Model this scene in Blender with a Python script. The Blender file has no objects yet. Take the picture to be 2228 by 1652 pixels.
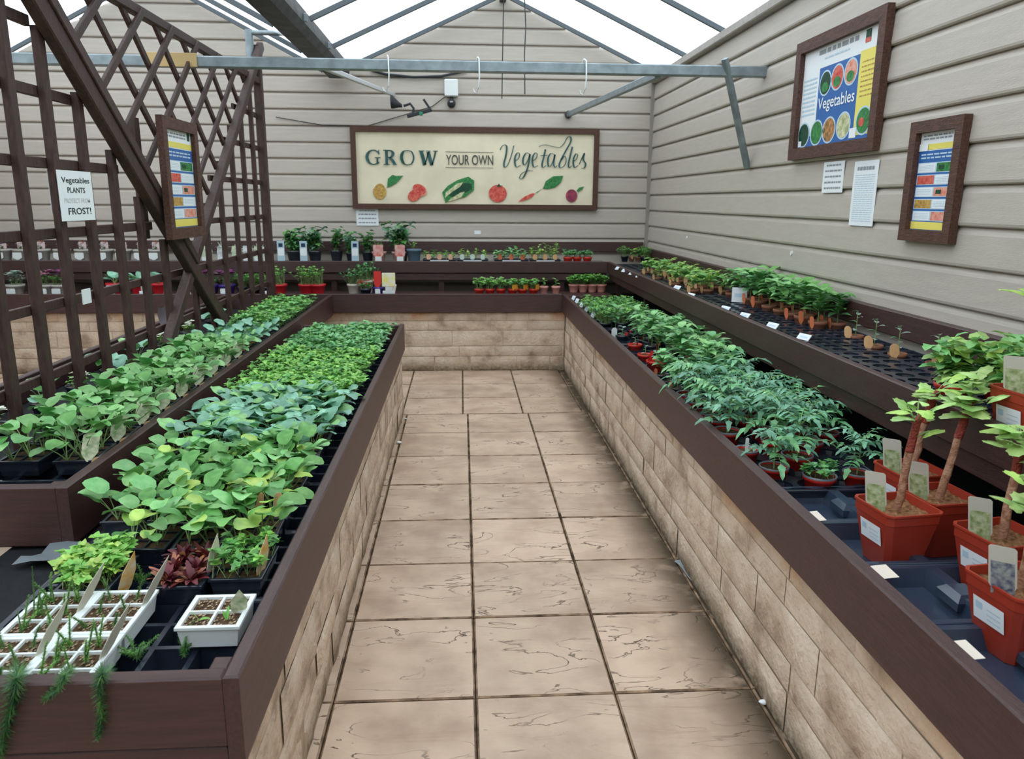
import bpy, math, random
from mathutils import Vector, Matrix
random.seed(7)
R=math.radians
C=bpy.context.scene.collection
S=bpy.context.scene
# ---------------------------------------------------------------- camera, sky, exposure
CAMZ=1.47; F=1667.0
YAW,PITCH,ROLL=0.06517535,0.22881255,R(.4)
def cam_axes():
    cy,sy=math.cos(YAW),math.sin(YAW); cp,sp=math.cos(PITCH),math.sin(PITCH)
    w=Vector((sy*cp,cy*cp,-sp)); r=Vector((cy,-sy,0)); u=r.cross(w)
    return r*math.cos(ROLL)+u*math.sin(ROLL), -r*math.sin(ROLL)+u*math.cos(ROLL), w
AX=cam_axes()
cd=bpy.data.cameras.new('camera'); cam=bpy.data.objects.new('camera',cd); C.objects.link(cam)
r_,u_,w_=AX
cam.matrix_world=Matrix(((r_.x,u_.x,-w_.x,0),(r_.y,u_.y,-w_.y,0),(r_.z,u_.z,-w_.z,CAMZ),(0,0,0,1)))
cd.sensor_fit='HORIZONTAL'; cd.sensor_width=36; cd.lens=36*F/2228; cd.clip_start=.05
cd.dof.use_dof=True; cd.dof.focus_distance=2.6; cd.dof.aperture_fstop=6.5
S.camera=cam
S.view_settings.view_transform='Standard'; S.view_settings.look='None'
S.view_settings.gamma=1; S.view_settings.use_curve_mapping=False
S.view_settings.exposure=0.27
W=bpy.data.worlds.new('sky'); S.world=W; W.use_nodes=True
nt=W.node_tree; nt.nodes.clear()
bg=nt.nodes.new('ShaderNodeBackground'); wo=nt.nodes.new('ShaderNodeOutputWorld')
tc=nt.nodes.new('ShaderNodeTexCoord'); sx=nt.nodes.new('ShaderNodeSeparateXYZ'); rp=nt.nodes.new('ShaderNodeValToRGB')
nt.links.new(tc.outputs['Generated'],sx.inputs[0]); nt.links.new(sx.outputs[2],rp.inputs[0])
rp.color_ramp.elements[0].position=0; rp.color_ramp.elements[0].color=(.42,.46,.5,1)
rp.color_ramp.elements[1].position=.35; rp.color_ramp.elements[1].color=(.9,.96,1,1)
nt.links.new(rp.outputs[0],bg.inputs[0]); bg.inputs[1].default_value=2.1
nt.links.new(bg.outputs[0],wo.inputs[0])

def ray(x,y): return AX[0]*((x-1114)/F)-AX[1]*((y-826)/F)+AX[2]
O0=Vector((0,0,CAMZ))
def onz(x,y,z): d=ray(x,y); return O0+d*((z-CAMZ)/d.z)
def onx(x,y,X): d=ray(x,y); return O0+d*(X/d.x)
def ony(x,y,Y): d=ray(x,y); return O0+d*(Y/d.y)

# ---------------------------------------------------------------- materials
def srgb(c):
    return tuple((v/255/12.92 if v/255<=.04045 else ((v/255+.055)/1.055)**2.4) for v in c)+(1,)
MATS={}
def node(t,typ,**k):
    n=t.nodes.new(typ)
    for a,b in k.items(): setattr(n,a,b)
    return n
def mat(name,col,rough=.6,spec=.4,var=0,vscale=20,bump=0,bscale=60,metal=0,island=0,trans=0,stretch=None,col2=None,coat=0):
    if name in MATS: return MATS[name]
    m=bpy.data.materials.new(name); m.use_nodes=True; t=m.node_tree
    b=t.nodes['Principled BSDF']; c=srgb(col)
    b.inputs['Roughness'].default_value=rough; b.inputs['Specular IOR Level'].default_value=spec
    b.inputs['Metallic'].default_value=metal; b.inputs['Base Color'].default_value=c
    if coat: b.inputs['Coat Weight'].default_value=coat
    tcn=node(t,'ShaderNodeTexCoord'); mp=node(t,'ShaderNodeMapping'); t.links.new(tcn.outputs['Object'],mp.inputs[0])
    if stretch: mp.inputs['Scale'].default_value=stretch
    src=None
    if var or col2:
        nz=node(t,'ShaderNodeTexNoise'); nz.inputs['Scale'].default_value=vscale; nz.inputs['Detail'].default_value=5
        t.links.new(mp.outputs[0],nz.inputs[0])
        cr=node(t,'ShaderNodeValToRGB'); cr.color_ramp.elements[0].position=.32; cr.color_ramp.elements[1].position=.68
        k1=srgb(col2) if col2 else tuple(v*(1-var) for v in c[:3])+(1,)
        k2=c if col2 else tuple(min(1,v*(1+var)) for v in c[:3])+(1,)
        cr.color_ramp.elements[0].color=k1; cr.color_ramp.elements[1].color=k2
        t.links.new(nz.outputs[0],cr.inputs[0]); src=cr.outputs[0]
    if island:
        g=node(t,'ShaderNodeNewGeometry'); hs=node(t,'ShaderNodeHueSaturation')
        mr=node(t,'ShaderNodeMapRange'); mr.inputs[3].default_value=1-island; mr.inputs[4].default_value=1+island
        mh=node(t,'ShaderNodeMapRange'); mh.inputs[3].default_value=.5-island*.05; mh.inputs[4].default_value=.5+island*.05
        t.links.new(g.outputs['Random Per Island'],mr.inputs[0]); 
        ml=node(t,'ShaderNodeMath',operation='MULTIPLY'); ml.inputs[1].default_value=7.31
        fr=node(t,'ShaderNodeMath',operation='FRACT')
        t.links.new(g.outputs['Random Per Island'],ml.inputs[0]); t.links.new(ml.outputs[0],fr.inputs[0]); t.links.new(fr.outputs[0],mh.inputs[0])
        t.links.new(mr.outputs[0],hs.inputs['Value']); t.links.new(mh.outputs[0],hs.inputs['Hue'])
        if src: t.links.new(src,hs.inputs['Color'])
        else: hs.inputs['Color'].default_value=c
        src=hs.outputs[0]
    if src: t.links.new(src,b.inputs['Base Color'])
    if bump:
        nb=node(t,'ShaderNodeTexNoise'); nb.inputs['Scale'].default_value=bscale; nb.inputs['Detail'].default_value=6
        t.links.new(mp.outputs[0],nb.inputs[0])
        bp=node(t,'ShaderNodeBump'); bp.inputs['Strength'].default_value=bump; bp.inputs['Distance'].default_value=.01
        t.links.new(nb.outputs[0],bp.inputs['Height']); t.links.new(bp.outputs[0],b.inputs['Normal'])
    if trans:
        tr=node(t,'ShaderNodeBsdfTranslucent'); mx=node(t,'ShaderNodeMixShader'); mx.inputs[0].default_value=trans
        if src: t.links.new(src,tr.inputs[0])
        else: tr.inputs[0].default_value=c
        o=t.nodes['Material Output']; t.links.new(b.outputs[0],mx.inputs[1]); t.links.new(tr.outputs[0],mx.inputs[2]); t.links.new(mx.outputs[0],o.inputs[0])
    MATS[name]=m; return m
WOOD=lambda st,n: mat('brown stained timber '+n,(64,38,37),.42,.6,var=.28,vscale=9,bump=.25,bscale=60,stretch=st)
wood_y=WOOD((14,1,14),'y'); wood_x=WOOD((1,14,14),'x'); wood_z=WOOD((14,14,1),'z')
trellis_m=mat('trellis timber',(68,48,44),.55,.4,var=.3,vscale=14,bump=.3,bscale=70,stretch=(6,6,1.5))
frame_m=mat('frame timber',(84,56,46),.6,.35,var=.35,vscale=22,bump=.3,bscale=60,stretch=(5,1,5))
siding_m=mat('taupe embossed siding',(184,175,165),.42,.45,var=.05,vscale=6,bump=.12,bscale=40,stretch=(1,1,9))
sidingr_m=siding_m
black_m=mat('black plastic',(32,38,50),.26,.75,var=.25,vscale=12)
blackmat_m=mat('black fabric',(25,26,30),.8,.3,var=.3,vscale=40,bump=.3,bscale=200)
white_m=mat('white plastic',(226,232,232),.4,.5)
paper_m=mat('white paper',(236,240,244),.6,.3)
card_m=mat('price card',(228,232,236),.5,.3)
soil_m=mat('compost',(66,50,40),.95,.1,var=.5,vscale=120,bump=1,bscale=220,col2=(112,90,66))
bark_m=mat('coir mulch',(168,120,86),.9,.1,vscale=90,col2=(100,70,46),bump=1,bscale=150)
galv_m=mat('galvanised steel',(140,152,158),.42,.5,var=.2,vscale=14,metal=.55)
galvd_m=mat('weathered gutter steel',(72,74,76),.6,.4,var=.35,vscale=10,metal=.3)
red_m=mat('terracotta plastic',(160,54,36),.38,.5,var=.06,vscale=5)
redp_m=mat('red pot plastic',(196,44,34),.38,.5)
rimg_m=mat('grey pot rim',(120,124,132),.35,.5)
tagw_m=mat('wooden tag',(214,170,122),.7,.2,var=.1,vscale=40)
tago_m=mat('orange tag',(212,122,84),.7,.2)
tagp_m=mat('picture label',(228,228,200),.45,.4,vscale=60,col2=(146,172,122))
tagy_m=mat('yellow picture label',(226,222,190),.45,.4,vscale=45,col2=(232,170,70))
tagg_m=mat('grape picture label',(120,140,80),.45,.4,vscale=80,col2=(196,204,168))
tagb_m=mat('dark grape picture label',(70,72,104),.45,.4,vscale=90,col2=(160,164,160))
darkink=mat('dark ink',(54,58,60),.7,.2); greyink=mat('grey ink',(150,154,160),.7,.2)
twig_m=mat('tan cane stem',(192,150,124),.8,.15,var=.25,vscale=60,col2=(140,92,70),bump=.5,bscale=200)
twigr_m=mat('red wax stem',(160,64,46),.45,.5,var=.3,vscale=90,col2=(120,40,30),bump=.8,bscale=160)
LF=dict(rough=.40,spec=.5,trans=.22,island=.26)
lf={}
for n,c,c2 in (('pale',(156,208,138),(112,176,100)),('blue',(156,206,180),(106,164,134)),('bright',(158,212,108),(112,176,76)),
    ('mid',(120,182,98),(78,140,66)),('tomato',(138,200,140),(86,152,96)),('dtomato',(132,186,156),(78,136,106)),('lime',(196,224,118),(146,190,84)),
    ('vine',(196,224,146),(140,186,96)),('dark',(74,124,80),(42,84,54)),('fern',(104,148,72),(62,108,52)),('lettuce',(120,44,50),(84,28,38)),('silver',(176,196,188),(128,156,140)),
    ('stem',(158,188,120),(124,162,92)),('rosy',(196,136,96),(150,84,66)),('pinkf',(222,170,196),(190,120,160)),('purplef',(150,60,130),(110,40,110)),('orangef',(226,130,50),(170,60,60)),('whitef',(236,238,226),(210,214,190))):
    lf[n]=mat('leaf '+n,c,vscale=26,col2=c2,**LF)
blue_m=mat('poster blue',(48,102,172),.45,.4); yel_m=mat('poster yellow',(236,222,110),.5,.4)
green_p=mat('print green',(70,150,82),.5,.3,vscale=60,col2=(40,100,56)); red_p=mat('print red',(196,52,54),.5,.3,vscale=50,col2=(220,120,100))
pink_p=mat('print salmon',(232,180,160),.5,.3,vscale=50,col2=(220,120,100)); tan_p=mat('print ochre',(214,176,96),.5,.3,vscale=60,col2=(160,120,60))
dkg_p=mat('print dark green',(36,84,62),.5,.3,vscale=50,col2=(24,58,44)); cream_p=mat('print cream',(232,228,190),.5,.3,vscale=40,col2=(150,160,110))
orange_p=mat('print orange',(222,150,96),.5,.3,vscale=40,col2=(80,84,50)); violet_p=mat('print beetroot',(112,48,74),.5,.3,vscale=30,col2=(176,74,96))
litb_p=mat('print pale blue',(190,214,232),.5,.3)
letterg=mat('sign lettering green',(44,84,72),.7,.2,vscale=14,col2=(70,104,112)); letterd=mat('sign lettering grey',(78,80,74),.7,.2)
canvas_m=mat('cream canvas',(232,222,196),.8,.15,var=.04,vscale=9,bump=.15,bscale=400)

def mat_stone():
    m=bpy.data.materials.new('buff walling stone'); m.use_nodes=True; t=m.node_tree; b=t.nodes['Principled BSDF']
    g=node(t,'ShaderNodeNewGeometry'); a=node(t,'ShaderNodeAttribute'); a.attribute_name='tone'
    n1=node(t,'ShaderNodeTexNoise'); n1.inputs['Scale'].default_value=7; n1.inputs['Detail'].default_value=8
    n2=node(t,'ShaderNodeTexNoise'); n2.inputs['Scale'].default_value=45; n2.inputs['Detail'].default_value=6
    t.links.new(g.outputs['Position'],n1.inputs[0]); t.links.new(g.outputs['Position'],n2.inputs[0])
    cr=node(t,'ShaderNodeValToRGB'); e=cr.color_ramp.elements
    e[0].position=.3; e[0].color=srgb((160,138,118)); e[1].position=.64; e[1].color=srgb((220,202,182))
    x=e.new(.45); x.color=srgb((202,181,159))
    t.links.new(n1.outputs[0],cr.inputs[0])
    mx=node(t,'ShaderNodeMixRGB',blend_type='MULTIPLY'); mx.inputs[0].default_value=1
    hs=node(t,'ShaderNodeMapRange'); hs.inputs[3].default_value=.88; hs.inputs[4].default_value=1.06
    t.links.new(a.outputs['Fac'],hs.inputs[0]); t.links.new(cr.outputs[0],mx.inputs[1]); t.links.new(hs.outputs[0],mx.inputs[2])
    # rust run-off below the timber: real stains; patchy darker brown towards the foot
    sp=node(t,'ShaderNodeSeparateXYZ'); t.links.new(g.outputs['Position'],sp.inputs[0])
    mt=node(t,'ShaderNodeMapRange'); mt.inputs[1].default_value=.42; mt.inputs[2].default_value=.53; t.links.new(sp.outputs[2],mt.inputs[0])
    n3=node(t,'ShaderNodeTexNoise'); n3.inputs['Scale'].default_value=2.6; n3.inputs['Detail'].default_value=4; t.links.new(g.outputs['Position'],n3.inputs[0])
    r3=node(t,'ShaderNodeMapRange'); r3.inputs[1].default_value=.5; r3.inputs[2].default_value=.68; t.links.new(n3.outputs[0],r3.inputs[0])
    mm=node(t,'ShaderNodeMath',operation='MULTIPLY'); t.links.new(mt.outputs[0],mm.inputs[0]); t.links.new(r3.outputs[0],mm.inputs[1])
    m2=node(t,'ShaderNodeMixRGB'); t.links.new(mm.outputs[0],m2.inputs[0]); t.links.new(mx.outputs[0],m2.inputs[1]); m2.inputs[2].default_value=srgb((186,128,72))
    mb=node(t,'ShaderNodeMapRange'); mb.inputs[1].default_value=.09; mb.inputs[2].default_value=0.0; t.links.new(sp.outputs[2],mb.inputs[0])
    m4=node(t,'ShaderNodeMath',operation='MULTIPLY'); t.links.new(mb.outputs[0],m4.inputs[0]); t.links.new(n2.outputs[0],m4.inputs[1])
    m5=node(t,'ShaderNodeMath',operation='MULTIPLY'); m5.inputs[1].default_value=1.5; m5.use_clamp=True; t.links.new(m4.outputs[0],m5.inputs[0])
    m3=node(t,'ShaderNodeMixRGB'); t.links.new(m5.outputs[0],m3.inputs[0]); t.links.new(m2.outputs[0],m3.inputs[1]); m3.inputs[2].default_value=srgb((88,76,52))
    t.links.new(m3.outputs[0],b.inputs['Base Color']); b.inputs['Roughness'].default_value=.8
    bp=node(t,'ShaderNodeBump'); bp.inputs['Strength'].default_value=.8; bp.inputs['Distance'].default_value=.012
    ad=node(t,'ShaderNodeMath',operation='ADD'); t.links.new(n1.outputs[0],ad.inputs[0]); t.links.new(n2.outputs[0],ad.inputs[1])
    t.links.new(ad.outputs[0],bp.inputs['Height']); t.links.new(bp.outputs[0],b.inputs['Normal'])
    return m
def mat_slab():
    m=bpy.data.materials.new('riven paving slab'); m.use_nodes=True; t=m.node_tree; b=t.nodes['Principled BSDF']
    g=node(t,'ShaderNodeNewGeometry'); a=node(t,'ShaderNodeAttribute'); a.attribute_name='tone'
    # offset the pattern per slab
    cb=node(t,'ShaderNodeCombineXYZ'); ml=node(t,'ShaderNodeMath',operation='MULTIPLY'); ml.inputs[1].default_value=37
    t.links.new(a.outputs['Fac'],ml.inputs[0]); t.links.new(ml.outputs[0],cb.inputs[2])
    va=node(t,'ShaderNodeVectorMath',operation='ADD'); t.links.new(g.outputs['Position'],va.inputs[0]); t.links.new(cb.outputs[0],va.inputs[1])
    rot=node(t,'ShaderNodeMapping'); rot.inputs['Rotation'].default_value=(0,0,R(22)); rot.inputs['Scale'].default_value=(1.6,4.2,1)
    t.links.new(va.outputs[0],rot.inputs[0])
    n1=node(t,'ShaderNodeTexNoise'); n1.inputs['Scale'].default_value=2.2; n1.inputs['Detail'].default_value=5; n1.inputs['Distortion'].default_value=.7
    t.links.new(rot.outputs[0],n1.inputs[0])
    # cleft lines: contour bands of the noise
    fr=node(t,'ShaderNodeMath',operation='PINGPONG'); fr.inputs[1].default_value=.11; t.links.new(n1.outputs[0],fr.inputs[0])
    cl=node(t,'ShaderNodeMapRange'); cl.inputs[1].default_value=.0; cl.inputs[2].default_value=.010; cl.inputs[3].default_value=1; cl.inputs[4].default_value=0
    t.links.new(fr.outputs[0],cl.inputs[0])
    n2=node(t,'ShaderNodeTexNoise'); n2.inputs['Scale'].default_value=5; n2.inputs['Detail'].default_value=7; t.links.new(va.outputs[0],n2.inputs[0])
    th=node(t,'ShaderNodeMapRange'); th.inputs[1].default_value=.44; th.inputs[2].default_value=.60; t.links.new(n2.outputs[0],th.inputs[0])
    cm=node(t,'ShaderNodeMath',operation='MULTIPLY'); t.links.new(cl.outputs[0],cm.inputs[0]); t.links.new(th.outputs[0],cm.inputs[1])
    cr=node(t,'ShaderNodeValToRGB'); e=cr.color_ramp.elements
    e[0].position=.3; e[0].color=srgb((168,141,120)); e[1].position=.6; e[1].color=srgb((201,175,152)); t.links.new(n2.outputs[0],cr.inputs[0])
    tn=node(t,'ShaderNodeMapRange'); tn.inputs[3].default_value=.9; tn.inputs[4].default_value=1.06; t.links.new(a.outputs['Fac'],tn.inputs[0])
    mx=node(t,'ShaderNodeMixRGB',blend_type='MULTIPLY'); mx.inputs[0].default_value=1; t.links.new(cr.outputs[0],mx.inputs[1]); t.links.new(tn.outputs[0],mx.inputs[2])
    m2=node(t,'ShaderNodeMixRGB'); t.links.new(cm.outputs[0],m2.inputs[0]); t.links.new(mx.outputs[0],m2.inputs[1]); m2.inputs[2].default_value=srgb((66,46,38))
    # damp dirt along the right hand wall and small stains
    sp=node(t,'ShaderNodeSeparateXYZ'); t.links.new(g.outputs['Position'],sp.inputs[0])
    dr=node(t,'ShaderNodeMapRange'); dr.inputs[1].default_value=.70; dr.inputs[2].default_value=.87; t.links.new(sp.outputs[0],dr.inputs[0])
    n4=node(t,'ShaderNodeTexNoise'); n4.inputs['Scale'].default_value=9; n4.inputs['Detail'].default_value=6; t.links.new(g.outputs['Position'],n4.inputs[0])
    d2=node(t,'ShaderNodeMapRange'); d2.inputs[1].default_value=.18; d2.inputs[2].default_value=.46; t.links.new(n4.outputs[0],d2.inputs[0])
    dm=node(t,'ShaderNodeMath',operation='MULTIPLY'); t.links.new(dr.outputs[0],dm.inputs[0]); t.links.new(d2.outputs[0],dm.inputs[1])
    m3=node(t,'ShaderNodeMixRGB'); t.links.new(dm.outputs[0],m3.inputs[0]); t.links.new(m2.outputs[0],m3.inputs[1]); m3.inputs[2].default_value=srgb((74,60,44))
    t.links.new(m3.outputs[0],b.inputs['Base Color']); b.inputs['Roughness'].default_value=.55
    bp=node(t,'ShaderNodeBump'); bp.inputs['Strength'].default_value=.7; bp.inputs['Distance'].default_value=.02
    t.links.new(n1.outputs[0],bp.inputs['Height']); 
    b2=node(t,'ShaderNodeBump',invert=True); b2.inputs['Strength'].default_value=.6; b2.inputs['Distance'].default_value=.006
    t.links.new(cm.outputs[0],b2.inputs['Height']); t.links.new(bp.outputs[0],b2.inputs['Normal']); t.links.new(b2.outputs[0],b.inputs['Normal'])
    return m
stone_m=mat_stone(); slab_m=mat_slab()
edge_m=mat('dirty slab edge',(170,142,116),.8,.2,vscale=16,col2=(70,54,42))
mortar_m=mat('dirty joint',(66,52,42),.9,.1,var=.4,vscale=30,bump=.6,bscale=90)
smort_m=mat('buff mortar',(176,156,134),.9,.1,var=.2,vscale=30)
def mat_glaze():
    m=bpy.data.materials.new('clouded glazing'); m.use_nodes=True; t=m.node_tree; t.nodes.remove(t.nodes['Principled BSDF'])
    tr=node(t,'ShaderNodeBsdfTransparent'); tr.inputs[0].default_value=(.9,.94,.96,1)
    tl=node(t,'ShaderNodeBsdfTranslucent'); tl.inputs[0].default_value=(.85,.9,.92,1)
    mx=node(t,'ShaderNodeMixShader'); mx.inputs[0].default_value=.22
    t.links.new(tr.outputs[0],mx.inputs[1]); t.links.new(tl.outputs[0],mx.inputs[2]); t.links.new(mx.outputs[0],t.nodes['Material Output'].inputs[0])
    return m
glaze_m=mat_glaze()

# ---------------------------------------------------------------- mesh collector
class MB:
    def __init__(s): s.v=[]; s.f=[]; s.mi=[]; s.sm=[]; s.mats=[]; s.tone=[]
    def k(s,m):
        if m not in s.mats: s.mats.append(m)
        return s.mats.index(m)
    def face(s,pts,m,smooth=False,tone=0):
        i=len(s.v); s.v+=[tuple(p) for p in pts]; s.f.append(tuple(range(i,i+len(pts)))); s.mi.append(s.k(m)); s.sm.append(smooth); s.tone.append(tone)
    def grid(s,rows,m,smooth=True,close=False,tone=0):
        i=len(s.v); n=len(rows[0]); k=s.k(m)
        for r in rows: s.v+=[tuple(p) for p in r]
        for a in range(len(rows)-1):
            for b in range(n if close else n-1):
                c=(b+1)%n
                s.f.append((i+a*n+b,i+a*n+c,i+(a+1)*n+c,i+(a+1)*n+b)); s.mi.append(k); s.sm.append(smooth); s.tone.append(tone)
    def box(s,x0,x1,y0,y1,z0,z1,m,bev=0,tone=0,top=1):
        if bev:
            b=bev; P=[]
            for z,i in ((z0,b),(z0+b,0),(z1-b,0),(z1,b)):
                P.append([(x0+i,y0+i,z),(x1-i,y0+i,z),(x1-i,y1-i,z),(x0+i,y1-i,z)])
            s.grid(P,m,False,True,tone); s.face(P[0][::-1],m,False,tone); s.face(P[-1],m,False,tone); return
        a=[(x0,y0,z0),(x1,y0,z0),(x1,y1,z0),(x0,y1,z0),(x0,y0,z1),(x1,y0,z1),(x1,y1,z1),(x0,y1,z1)]
        for q in ((0,3,2,1),(4,5,6,7),(0,1,5,4),(1,2,6,5),(2,3,7,6),(3,0,4,7)): s.face([a[j] for j in q],m,False,tone)
    def bar(s,p,q,w,h,m,up=(0,0,1)):
        p=Vector(p); q=Vector(q); d=(q-p).normalized(); sd=d.cross(Vector(up))
        if sd.length<1e-4: sd=Vector((1,0,0))
        sd.normalize(); u=sd.cross(d).normalized(); b=min(w,h)*.12
        def ring(o,i): 
            return [o+sd*a+u*c for a,c in ((-w/2+i,-h/2),(w/2-i,-h/2),(w/2,-h/2+i),(w/2,h/2-i),(w/2-i,h/2),(-w/2+i,h/2),(-w/2,h/2-i),(-w/2,-h/2+i))]
        A=ring(p,b);B=ring(q,b); s.grid([A,B],m,False,True); s.face(A[::-1],m); s.face(B,m)
    def tube(s,pts,rad,m,n=6,cap=True):
        pts=[Vector(p) for p in pts]; rows=[]
        if not hasattr(rad,'__len__'): rad=[rad]*len(pts)
        for i,p in enumerate(pts):
            d=(pts[min(i+1,len(pts)-1)]-pts[max(i-1,0)]).normalized()
            a=d.cross(Vector((0.13,.21,1)) if abs(d.z)<.9 else Vector((1,.1,0))).normalized(); b=d.cross(a)
            rows.append([p+(a*math.cos(2*math.pi*j/n)+b*math.sin(2*math.pi*j/n))*rad[i] for j in range(n)])
        s.grid(rows,m,True,True)
        if cap: s.face(rows[0][::-1],m); s.face(rows[-1],m)
    def lathe(s,prof,m,n=20,o=(0,0,0)):
        s.grid([[(o[0]+r*math.cos(2*math.pi*j/n),o[1]+r*math.sin(2*math.pi*j/n),o[2]+z) for j in range(n)] for r,z in prof],m,True,True)
    def disc(s,r,z,m,n=20,o=(0,0)): s.face([(o[0]+r*math.cos(2*math.pi*j/n),o[1]+r*math.sin(2*math.pi*j/n),z) for j in range(n)],m)
    def build(s,name,parent=None,loc=None):
        me=bpy.data.meshes.new(name); me.from_pydata(s.v,[],s.f)
        for m in s.mats: me.materials.append(m)
        me.polygons.foreach_set('material_index',s.mi); me.polygons.foreach_set('use_smooth',s.sm)
        if any(s.tone):
            at=me.attributes.new('tone','FLOAT','FACE'); at.data.foreach_set('value',s.tone)
        me.update(); o=bpy.data.objects.new(name,me); C.objects.link(o)
        if parent: o.parent=parent
        if loc: o.location=loc
        return o
def thing(name,label,cat,loc=(0,0,0),rz=0,group=None):
    o=bpy.data.objects.new(name,None); C.objects.link(o); o.empty_display_size=.05
    o.location=loc; o.rotation_euler=(0,0,rz); o['label']=label; o['category']=cat
    if group:o['group']=group
    return o
def tag(o,label,cat,group=None):
    o['label']=label; o['category']=cat
    if group:o['group']=group
    return o
def struct(o): o['kind']='structure'; return o
def copy_tree(o,parent=None):
    c=o.copy(); C.objects.link(c)
    if parent: c.parent=parent
    for ch in list(o.children): copy_tree(ch,c)
    return c
USED=set()
def place(proto,loc,rz,label,group=None,sc=1,cat=None):
    o=proto if proto.name not in USED else copy_tree(proto)
    USED.add(proto.name); 
    o.location=loc; o.rotation_euler=(0,0,rz); o.scale=(sc,sc,sc) if not hasattr(sc,'__len__') else sc
    o['label']=label
    if group: o['group']=group
    elif 'group' in o: del o['group']
    if cat: o['category']=cat
    return o
ORD=['zero','first','second','third','fourth','fifth','sixth','seventh','eighth','ninth','tenth','eleventh','twelfth','thirteenth','fourteenth','fifteenth']

# ---------------------------------------------------------------- shell
WX=1.84; WY=7.6; LX=-4.6; Y0=-2.6
RIDR=(.385,3.29); RIDL=(-2.7,3.38); SR=.455; SL=.52
def gable_x(z,bay):
    x,h=RIDR if bay else RIDL; s=SR if bay else SL
    w=(h-z)/s; a,b=x-w,x+w
    if bay: return max(a,-1.1),min(b,WX)
    return max(a,LX),min(b,-1.1)
PITCHB=.1465; ZB=1.265
# board profile: (fraction of pitch, outward offset)
PROF=[(0,-.004),(.0,.012),(.03,.018),(.09,.020),(.80,.013),(.87,.010),(.95,.002),(1.0,-.004)]
mb=MB()
k0=-9
for k in range(k0,16):
    z0=ZB+k*PITCHB; z1=z0+PITCHB
    if z1<.0: continue
    for bay in (1,0):
        h=(RIDR if bay else RIDL)[1]
        if z0>=h-.01: continue
        rows=[]
        for f,o in PROF:
            z=min(z0+f*PITCHB,h); a,b=gable_x(z,bay)
            if z<2.6: a,b=((-1.1,WX) if bay else (LX,-1.1))
            rows.append([(a,WY-o,z),(b,WY-o,z)])
        mb.grid(rows,siding_m,False)
struct(mb.build('wall_back'))
mb=MB()
for k in range(k0,10):
    z0=ZB+k*PITCHB-.02
    if z0+PITCHB<0 or z0>2.62: continue
    rows=[[(WX-o,WY,min(z0+f*PITCHB,2.60)),(WX-o,Y0,min(z0+f*PITCHB,2.60))] for f,o in PROF]
    mb.grid(rows,siding_m,False)
struct(mb.build('wall_right'))
mb=MB(); mb.box(WX-.045,WX-.005,WY-.045,WY-.014,.9,2.66,mat('corner trim',(150,142,134),.5,.4),.004); struct(mb.build('trim_1'))
mb=MB(); mb.box(WX-.06,WX+.02,Y0,WY-.05,2.56,2.615,mat('eave timber',(176,170,164),.6,.3,var=.1),.006); struct(mb.build('trim_2'))
mb=MB(); mb.box(LX-.05,LX,Y0,WY,0,2.7,siding_m); struct(mb.build('wall_left'))
mb=MB(); mb.box(LX,WX,Y0-.06,Y0,0,3.3,siding_m); struct(mb.build('light_block_wall'))  # unseen wall behind the camera, added to block light from that end
# roof glazing and bars
def rz(x,bay):
    rx,h=RIDR if bay else RIDL; s=SR if bay else SL; return h-s*abs(x-rx)
mb=MB()
for bay,x0,x1 in ((1,-1.0,RIDR[0]),(1,RIDR[0],WX+.03),(0,LX,RIDL[0]),(0,RIDL[0],-1.26)):
    y=WY+.0; 
    while y>Y0:
        yn=max(y-.93,Y0)
        mb.face([(x0,yn,rz(x0,bay)),(x1,yn,rz(x1,bay)),(x1,y,rz(x1,bay)),(x0,y,rz(x0,bay))],glaze_m)
        y=yn
    struct(mb.build('ceiling')); mb=MB()
n=3
barm=mat('grey glazing bar',(92,100,106),.5,.4,metal=.2); whitebar=mat('white glazing edge',(206,212,216),.5,.4)
for bay,x0,x1 in ((1,-1.0,RIDR[0]),(1,RIDR[0],WX),(0,LX,RIDL[0]),(0,RIDL[0],-1.24)):
    mb=MB(); y=WY-.16
    while y>Y0:
        mb.bar((x0,y,rz(x0,bay)-.02),(x1,y,rz(x1,bay)-.02),.022,.035,barm)
        y-=.93
    struct(mb.build('trim_%d'%n)); n+=1
mb=MB()
for rx,h in (RIDR,RIDL): mb.bar((rx,Y0,h-.03),(rx,WY-.02,h-.03),.06,.05,galvd_m)
struct(mb.build('trim_%d'%n)); n+=1
# gutter
mb=MB()
prof=[(-1.24,2.68),(-1.24,2.60),(-1.20,2.555),(-1.06,2.555),(-1.02,2.60),(-1.02,2.68),(-1.03,2.68),(-1.03,2.61),(-1.07,2.57),(-1.19,2.57),(-1.23,2.61),(-1.23,2.68)]
mb.grid([[(x,y,z) for x,z in prof] for y in (Y0,WY-.04)],galvd_m,False,True)
mb.face([(x,WY-.04,z) for x,z in prof],galvd_m)
g=mb.build('valley_gutter'); tag(g,'long weathered grey steel gutter running between the two glazed roofs','gutter')
mb=MB()
for y in (7.35,6.42,5.49,4.56,3.63): mb.bar((-1.25,y,2.63),(-1.0,y,2.63),.03,.05,galv_m)
mb.build('bracket',g)
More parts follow.
